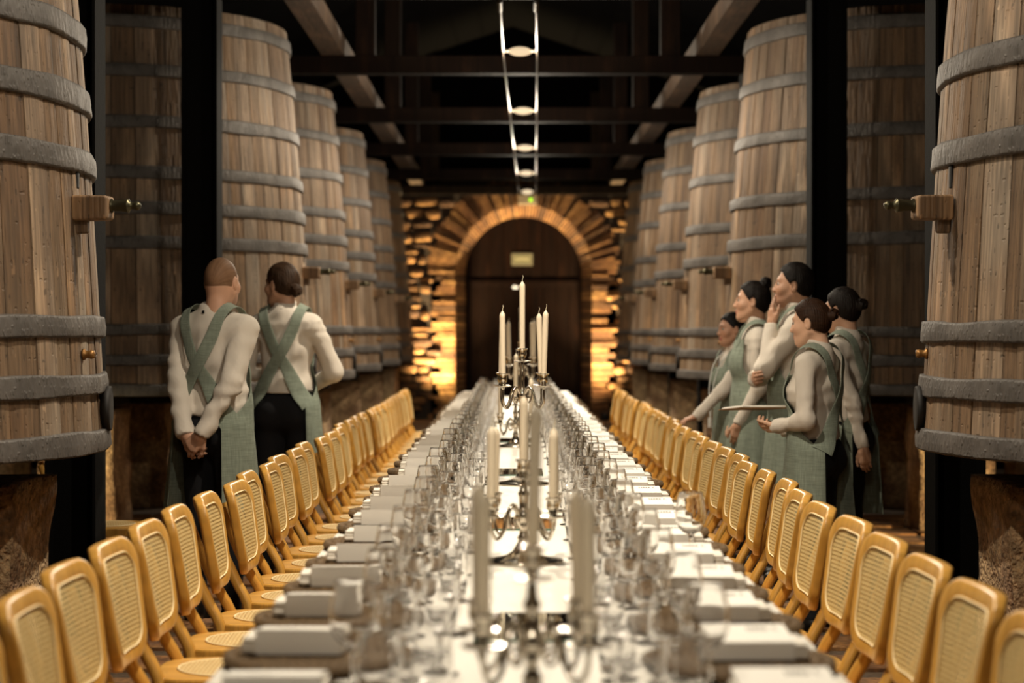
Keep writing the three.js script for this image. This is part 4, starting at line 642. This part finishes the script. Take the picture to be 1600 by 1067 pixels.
function person(o) {
  const m = o.male, s = o.h / 1.75, g = thing('person', o.label, 'person', [o.at[0], 0, -o.at[1]], Math.PI - o.face * Math.PI / 180); g.scale.setScalar(s);
  const sw = m ? 0.185 : 0.16, S = [1, -1].map(k => [k * sw, 1.42, -0.015]), skin = skinFor(o.skin);
  const arms = [0, 1].map(i => { const a = o.arms[i]; return { S: S[i], ...reach(S[i], a.w, a.pole) }; });
  const chest = blend(0.05, ell([0, 1.28, -0.005], [m ? 0.158 : 0.138, 0.2, m ? 0.115 : 0.1]), cap([sw - 0.035, 1.405, -0.018], [-sw + 0.035, 1.405, -0.018], m ? 0.062 : 0.052), cap([0, 1.475, -0.03], [sw * 0.62, 1.43, -0.02], 0.045, 0.04), cap([0, 1.475, -0.03], [-sw * 0.62, 1.43, -0.02], 0.045, 0.04), ell([0, 1.09, 0], [m ? 0.138 : 0.12, 0.17, m ? 0.1 : 0.09]), ...(m ? [] : [ell([0.06, 1.265, 0.062], [0.06, 0.06, 0.047]), ell([-0.06, 1.265, 0.062], [0.06, 0.06, 0.047])]));
  const hips = blend(0.04, ell([0, 0.95, -0.008], [0.165, 0.135, 0.118]), ell([0.072, 0.915, -0.06], [0.085, 0.09, 0.075]), ell([-0.072, 0.915, -0.06], [0.085, 0.09, 0.075]));
  const torso = blend(0.05, chest, hips), neckA = cap([0, 1.43, -0.03], [0, 1.56, -0.008], m ? 0.06 : 0.05, m ? 0.055 : 0.047);
  const legs = [1, -1].map(k => blend(0.03, cap([k * 0.088, 0.9, 0], [k * 0.1, 0.49, 0.012], 0.082, 0.054), cap([k * 0.1, 0.49, 0.005], [k * 0.105, 0.09, -0.025], 0.05, 0.036), cap([k * 0.108, 0.05, -0.04], [k * 0.13, 0.032, 0.13], 0.036, 0.03)));
  const armF = arms.map((a, i) => blend(0.02, cap(a.S, a.E, m ? 0.054 : 0.046, m ? 0.042 : 0.036), cap(a.E, a.W, m ? 0.041 : 0.035, m ? 0.028 : 0.024)));
  // ---- body: one surface; head and hands from finer grids
  const hd = head(!!m), H = new THREE.Matrix4().makeRotationFromEuler(new THREE.Euler((o.pitch ?? 0) * Math.PI / 180, (o.look ?? 0) * Math.PI / 180, (o.tilt ?? 0) * Math.PI / 180, 'YXZ')); const hc = V(0, 0.1, 0.03).applyMatrix4(H).add(V(o.headX ?? 0, 1.535, -0.015)); H.setPosition(hc);
  const bulk = blend(0.03, torso, neckA, legs[0], legs[1], ...armF), bodyF = (x, y, z) => bulk(x, y, z) + 0.01, body = nets(bodyF, [-0.6, 0, -0.42], [0.6, 1.52, 0.46], 0.018), Hi = H.clone().invert(), q = V(0, 0, 0);
  const tone = (x, y, z) => { q.set(x, y, z).applyMatrix4(Hi); const lip = Math.abs(q.x) < 0.023 && q.z > 0.082 && q.y < -0.05 && q.y > -0.076 ? 1 : 0, cheek = Math.max(0, 1 - Math.hypot(Math.abs(q.x) - 0.042, q.y + 0.03, q.z - 0.07) / 0.035), stub = m && q.y < -0.045 && q.y > -0.12 && q.z > 0 && !lip ? 0.18 : 0, n = 1 + 0.06 * noise3(x * 40, y * 40, z * 40); return [skin[0] * n * (1 - 0.15 * lip - stub), skin[1] * n * (1 - 0.45 * lip - 0.12 * cheek - stub), skin[2] * n * (1 - 0.4 * lip - 0.14 * cheek - stub * 0.9)]; };
  const gs = [body, hd.g.clone().applyMatrix4(H)];
  o.arms.forEach((a, i) => { const geo = handGeo(a.curl ?? 0.35, a.thumb, a.spread), M = handMatrix(arms[i].W, a.dir, a.palm, i === 0); geo.applyMatrix4(M.multiply(new THREE.Matrix4().makeScale(...(m ? [1, 1, 1] : [0.9, 0.92, 0.9])))); gs.push(i === 0 ? flipped(geo) : geo); });
  part('body', coloured(mergeGeometries(gs.map(k => { const n = new THREE.BufferGeometry(); n.setAttribute('position', k.attributes.position); n.setAttribute('normal', k.attributes.normal); n.setIndex(k.index); return n; })), tone), skinMat, g);
  const hair = hairMat(o.hair[1]); { const hg = hairGeo(o.hair[0], !!m); coloured(hg, (x, y, z) => { const a = Math.atan2(x, y + 0.02), k = o.hair[0] === 'buzz' ? 0.15 : 0.32, n = 0.8 + k * noise3(a * 28, z * 9, o.seed) + 0.5 * k * noise3(x * 120, y * 30, z * 30); return [n, n, n]; }); part('hair', hg.applyMatrix4(H), hairLocks(o.hair[1]), g); }
  for (const k of [1, -1]) {
    const e = part('eye', new THREE.SphereGeometry(0.0118, 14, 10).translate(k * 0.031, 0.009, 0.0732).applyMatrix4(H), eyeWhite, g); part('iris', new THREE.SphereGeometry(0.006, 10, 8).translate(k * 0.031, 0.009, 0.0815).applyMatrix4(H), irisMat, e);
    part('eyebrow', tube([[k * 0.014, 0.03, 0.087], [k * 0.031, 0.036, 0.083], [k * 0.048, 0.031, 0.07]], 0.0042, 8, 6, 0.002).applyMatrix4(H), hair, g);
  }
  // ---- white shirt
  const seed = o.seed, fold = (x, y, z) => 0.008 * noise3(x * 11 + seed, y * 7, z * 11) + 0.006 * noise3(x * 26, y * 15 + seed, z * 26) + 0.0045 * Math.sin((y * 0.9 + x * 0.5 * (noise3(x * 6, y * 6, seed) + 0.4)) * 70) * clamp(noise3(x * 5, y * 5 + 3, z * 5 + seed) + 0.35);
  const sleeves = arms.map((a, i) => { const e = V(...a.E), w = V(...a.W), d = w.clone().sub(e).normalize(), c = w.clone().addScaledVector(d, 0.012); const f = blend(0.03, cap(a.S, a.E, m ? 0.062 : 0.054, m ? 0.054 : 0.047), cap(a.E, arr(w.clone().addScaledVector(d, 0.03)), m ? 0.053 : 0.046, m ? 0.035 : 0.031), cap(arr(w.clone().addScaledVector(d, -0.04)), arr(w.clone().addScaledVector(d, 0.03)), m ? 0.038 : 0.033)); return (x, y, z) => Math.max(f(x, y, z), (x - c.x) * d.x + (y - c.y) * d.y + (z - c.z) * d.z); });
  const collarTop = 1.55, loose = ell([0, 1.06, -0.005], [m ? 0.163 : 0.152, 0.13, m ? 0.13 : 0.12]);
  const shirtF = (x, y, z) => { let d = smin(smin(chest(x, y, z), hips(x, y, z), 0.05) - 0.012, loose(x, y, z), 0.04); d = Math.max(d, (o.tuck ?? 1.0) - y); d = smin(d, Math.max(neckA(x, y, z) - 0.015, y - collarTop - 0.25 * z, 1.46 - y), 0.006); for (const f of sleeves) d = smin(d, f(x, y, z), 0.024); return d - fold(x, y, z) * clamp((1.5 - y) / 0.08); }; 
  const shirtG = nets(shirtF, [-0.62, 0.72, -0.45], [0.62, 1.57, 0.5], 0.0125); part('shirt', shirtG, shirtMat, g);
  const trF = (x, y, z) => Math.max(Math.min(smin(hips(x, y, z) - 0.01, smin(legs[0](x, y, z), legs[1](x, y, z), 0.02) - 0.014, 0.03), 9) - 0.003 * noise3(x * 14, y * 9, z * 14), y - 1.03, 0.085 - y);
  part('trousers', nets(trF, [-0.24, 0.07, -0.22], [0.24, 1.06, 0.22], 0.017), trouserMat, g);
  for (const k of [1, -1]) part('shoe', nets((x, y, z) => Math.max(blend(0.02, cap([k * 0.108, 0.05, -0.045], [k * 0.132, 0.04, 0.135], 0.044, 0.037), cap([k * 0.107, 0.06, -0.03], [k * 0.107, 0.1, -0.025], 0.045, 0.042))(x, y, z), 0.004 - y), [k * 0.12 - 0.08, -0.01, -0.12], [k * 0.12 + 0.08, 0.15, 0.2], 0.012), shoeMat, g);
  // ---- apron: hull radius about the body's axis
  const hullF = (x, y, z) => smin(torso(x, y, z) - 0.03, loose(x, y, z) - 0.012, 0.04);
  const hull = (th, y) => { let lo = 0.02, hi = 0.34; const sx = Math.sin(th), cz = Math.cos(th); for (let i = 0; i < 12; i++) { const r = (lo + hi) / 2; hullF(r * sx, y, r * cz) < 0 ? lo = r : hi = r; } return lo; };
  const hem = o.hem ?? 0.56, bib = o.bib ?? 1.36, wrap = (o.wrap ?? 140) * Math.PI / 180, waistY = 0.98;
  const widest = th => Math.max(hull(th, 0.98), hull(th, 0.93), hull(th, 0.9)), cacheW = {}, W = th => cacheW[th.toFixed(3)] ??= widest(th);
  const skirtR = (th, y) => { const t = (waistY - y) / (waistY - hem); return W(th) + 0.004 + t * 0.035 + t * (0.012 * Math.sin(th * 7 + seed) + 0.009 * Math.sin(th * 13 + seed * 2)); };
  const half = y => y < waistY ? wrap : lerp(wrap, o.bibHalf ?? 0.8, Math.pow(clamp((y - waistY) / 0.26), o.bibPow ?? 0.7));
  const front = sheet(46, 56, (v, u) => { const y = lerp(hem, bib, v), th = (u * 2 - 1) * half(y), r = y < 0.9 ? skirtR(th, y) : y < 1.02 ? lerp(skirtR(th, Math.min(y, waistY)), hull(th, y) + 0.006, sm((y - 0.9) / 0.12)) : hull(th, y) + 0.006; return V(r * Math.sin(th), y, r * Math.cos(th)); }, 0.004);
  part('apron', front, apronMat, g);
  const project = (p, off) => { const e = 0.004; for (let i = 0; i < 6; i++) { const d = hullF(p.x, p.y, p.z) - off, n = V(hullF(p.x + e, p.y, p.z) - hullF(p.x - e, p.y, p.z), hullF(p.x, p.y + e, p.z) - hullF(p.x, p.y - e, p.z), hullF(p.x, p.y, p.z + e) - hullF(p.x, p.y, p.z - e)).normalize(); p.addScaledVector(n, -d); } return p; };
  for (const k of [1, -1]) {
    const c = new THREE.CatmullRomCurve3([V(k * 0.085, bib - 0.03, 0.13), V(k * 0.1, 1.43, 0.07), V(k * 0.1, 1.49, -0.02), V(k * 0.085, 1.42, -0.1), V(k * 0.03, 1.29, -0.14), V(-k * 0.045, 1.17, -0.14), V(-k * 0.11, 1.05, -0.13), V(-k * 0.15, 0.96, -0.1)]);
    part('apron_strap', sheet(40, 6, (v, u) => { const p = project(c.getPoint(v), 0), t = c.getTangent(v), e = 0.004, n = V(hullF(p.x + e, p.y, p.z) - hullF(p.x - e, p.y, p.z), hullF(p.x, p.y + e, p.z) - hullF(p.x, p.y - e, p.z), hullF(p.x, p.y, p.z + e) - hullF(p.x, p.y, p.z - e)).normalize(), b = new THREE.Vector3().crossVectors(t, n).normalize(), w = lerp(0.05, 0.062, clamp(v * 2)) + 0.05 * clamp((v - 0.68) / 0.32); return project(p.addScaledVector(b, -(u - 0.5) * w), k > 0 ? 0.004 : 0.009); }, 0.003), apronMat, g);
  }
  if (o.clip) part('bow_tie_clasp', rbox(0.012, 0.016, 0.006, 0.002).applyMatrix4(new THREE.Matrix4().setPosition(0, 1.497, m ? -0.103 : -0.092)), blackMat, g);
  return { g, arms, s };
}
const A = (w, pole, dir, palm, curl, extra = {}) => ({ w, pole, dir, palm, curl, ...extra });
// left pair, backs to the camera
person({ seed: 1, male: true, h: 1.75, at: [-1.42, 9.55], face: 27, look: 8, headX: -0.028, skin: 0xd0a084, hair: ['buzz', 0x8f6c52], clip: true, tuck: 1.0, wrap: 138, label: 'man with shaved hair seen from behind, hands clasped behind his back, sage apron',
  arms: [A([0.015, 0.89, -0.225], [0.5, 1.1, -0.25], [-0.75, -0.6, -0.05], [0.1, -0.2, 1], [0.5, 0.6, 0.7, 0.8]), A([-0.085, 0.925, -0.235], [-0.5, 1.1, -0.25], [0.65, -0.75, -0.1], [0.1, 0.1, 1], [0.35, 0.4, 0.5, 0.6])] });
person({ seed: 2, h: 1.785, at: [-1.3, 11.45], face: 10, look: 62, skin: 0xc2957a, hair: ['low', 0x3b2819], clip: true, tuck: 1.03, wrap: 132, label: 'woman seen from behind, brown hair in a low bun, crossed sage apron straps',
  arms: [A([0.05, 1.12, 0.2], [0.45, 0.9, 0.0], [-0.8, 0.3, 0.4], [0, 0, -1], 0.4), A([-0.07, 1.05, 0.2], [-0.5, 0.95, 0.02], [0.8, 0, 0.5], [0, 0.2, -1], 0.4)] });
// right group
const clip = person({ seed: 3, h: 1.545, at: [1.415, 9.3], face: -58, look: 8, pitch: 6, skin: 0xe2b496, hair: ['back', 0x3a2415], tuck: 1.02, wrap: 128, hem: 0.56, label: 'woman with brown bun in brightly lit white shirt, holding a clipboard in front of her',
  arms: [A([0.1, 1.085, 0.17], [0.35, 0.7, -0.15], [-0.2, 0.0, 1], [-0.2, 1, 0.05], [0.5, 0.55, 0.6, 0.65]), A([-0.14, 1.06, 0.25], [-0.4, 0.7, -0.1], [0.25, 0.0, 1], [0.3, 0.9, 0], 0.4)] });
person({ seed: 4, h: 1.615, at: [1.7, 10.2], face: -55, look: -4, pitch: 0, skin: 0xcda084, hair: ['back', 0x1a110c], tuck: 1.02, wrap: 128, hem: 0.5, label: 'woman with black bun standing rearmost on the right, one arm hanging behind her',
  arms: [A([0.13, 0.83, -0.2], [0.4, 1.1, -0.5], [0, -1, -0.12], [-1, 0, 0.2], 0.4), A([-0.1, 1.0, 0.22], [-0.4, 0.8, -0.1], [0.5, 0, 0.8], [0, 0.5, -0.8], 0.4)] });
person({ seed: 5, male: true, h: 1.768, at: [1.575, 11.1], face: -84, look: -4, pitch: -4, skin: 0xbd9074, hair: ['short', 0x150e0a], tuck: 1.0, wrap: 120, label: 'tall dark-haired man in profile, covering his mouth with one raised hand',
  arms: [A([0.078, 1.42, 0.125], [0.3, 0.9, 0.2], [-0.24, 1, 0.03], [-0.35, 0.1, -0.95], [0.12, 0.14, 0.16, 0.22]), A([0.1, 1.13, 0.21], [-0.45, 0.85, 0.1], [1, 0.05, 0.1], [0, 0.2, -1], 0.4)] });
person({ seed: 6, h: 1.685, at: [1.425, 11.75], face: -86, look: -4, pitch: -3, skin: 0xcb9d80, hair: ['top', 0x17100c], tuck: 1.0, wrap: 130, bib: 1.41, bibHalf: 1.15, label: 'woman in profile with dark hair in a high topknot, standing left of the tall man',
  arms: [A([0.16, 0.9, 0.1], [0.4, 1.0, -0.3], [-0.1, -1, 0.15], [-1, 0, 0], 0.35), A([-0.16, 0.9, 0.1], [-0.4, 1.0, -0.3], [0.1, -1, 0.15], [1, 0, 0], 0.35)] });
const short = person({ seed: 7, h: 1.515, at: [1.42, 12.75], face: -108, look: -2, pitch: 2, skin: 0xc09074, hair: ['tied', 0x15100d], tuck: 1.0, wrap: 130, hem: 0.5, bib: 1.36, bibHalf: 0.95, label: 'shortest woman with black hair tied back, resting one hand on a chair back',
  arms: [A([0.1, 0.985, 0.36], [0.4, 1.0, -0.1], [0.0, -0.25, 1], [0, -1, -0.3], [0.3, 0.3, 0.32, 0.35]), A([-0.16, 0.9, 0.06], [-0.4, 1.0, -0.3], [0.1, -1, 0.1], [1, 0, 0], 0.35)] });
{ // lanyard with a badge round the shortest woman's neck
  const lm = std({ color: 0xdfe0dc, roughness: 0.7 });
  part('lanyard', merge([tube([[0.055, 1.5, -0.02], [0.06, 1.42, 0.11], [0.04, 1.25, 0.175], [0.012, 0.99, 0.19]], 0.004, 18, 5), tube([[-0.055, 1.5, -0.02], [-0.06, 1.42, 0.11], [-0.04, 1.25, 0.175], [0.0, 0.99, 0.19]], 0.004, 18, 5)]), lm, short.g);
  part('badge', rbox(0.07, 0.075, 0.004, 0.0015, 0.006, 0.95, 0.193), lm, short.g);
}
{ // clipboard with papers in the woman's hands
  const c = thing('clipboard', 'brown clipboard with loose white papers held flat by the woman in the bright shirt', 'clipboard', [1.145, 1.035, -9.47], 0.35);
  part('board', rbox(0.255, 0.004, 0.22, 0.0015), std({ color: 0x8a6a43, roughness: 0.6 }), c); part('clip', rbox(0.015, 0.012, 0.09, 0.003, 0.118, 0.008, 0), steel, c);
  for (const [i, a] of [[0, 0], [1, 0.05], [2, -0.04]]) part('paper', rbox(0.24, 0.003, 0.2, 0.0012, 0, 0, 0).rotateY(a).translate(0.005 + 0.006 * i, 0.005 + i * 0.0032, -0.004 * i), paperMat, c);
  c.rotation.set(-0.085, 0.35, 0.02);
}

renderer.render(scene, camera);
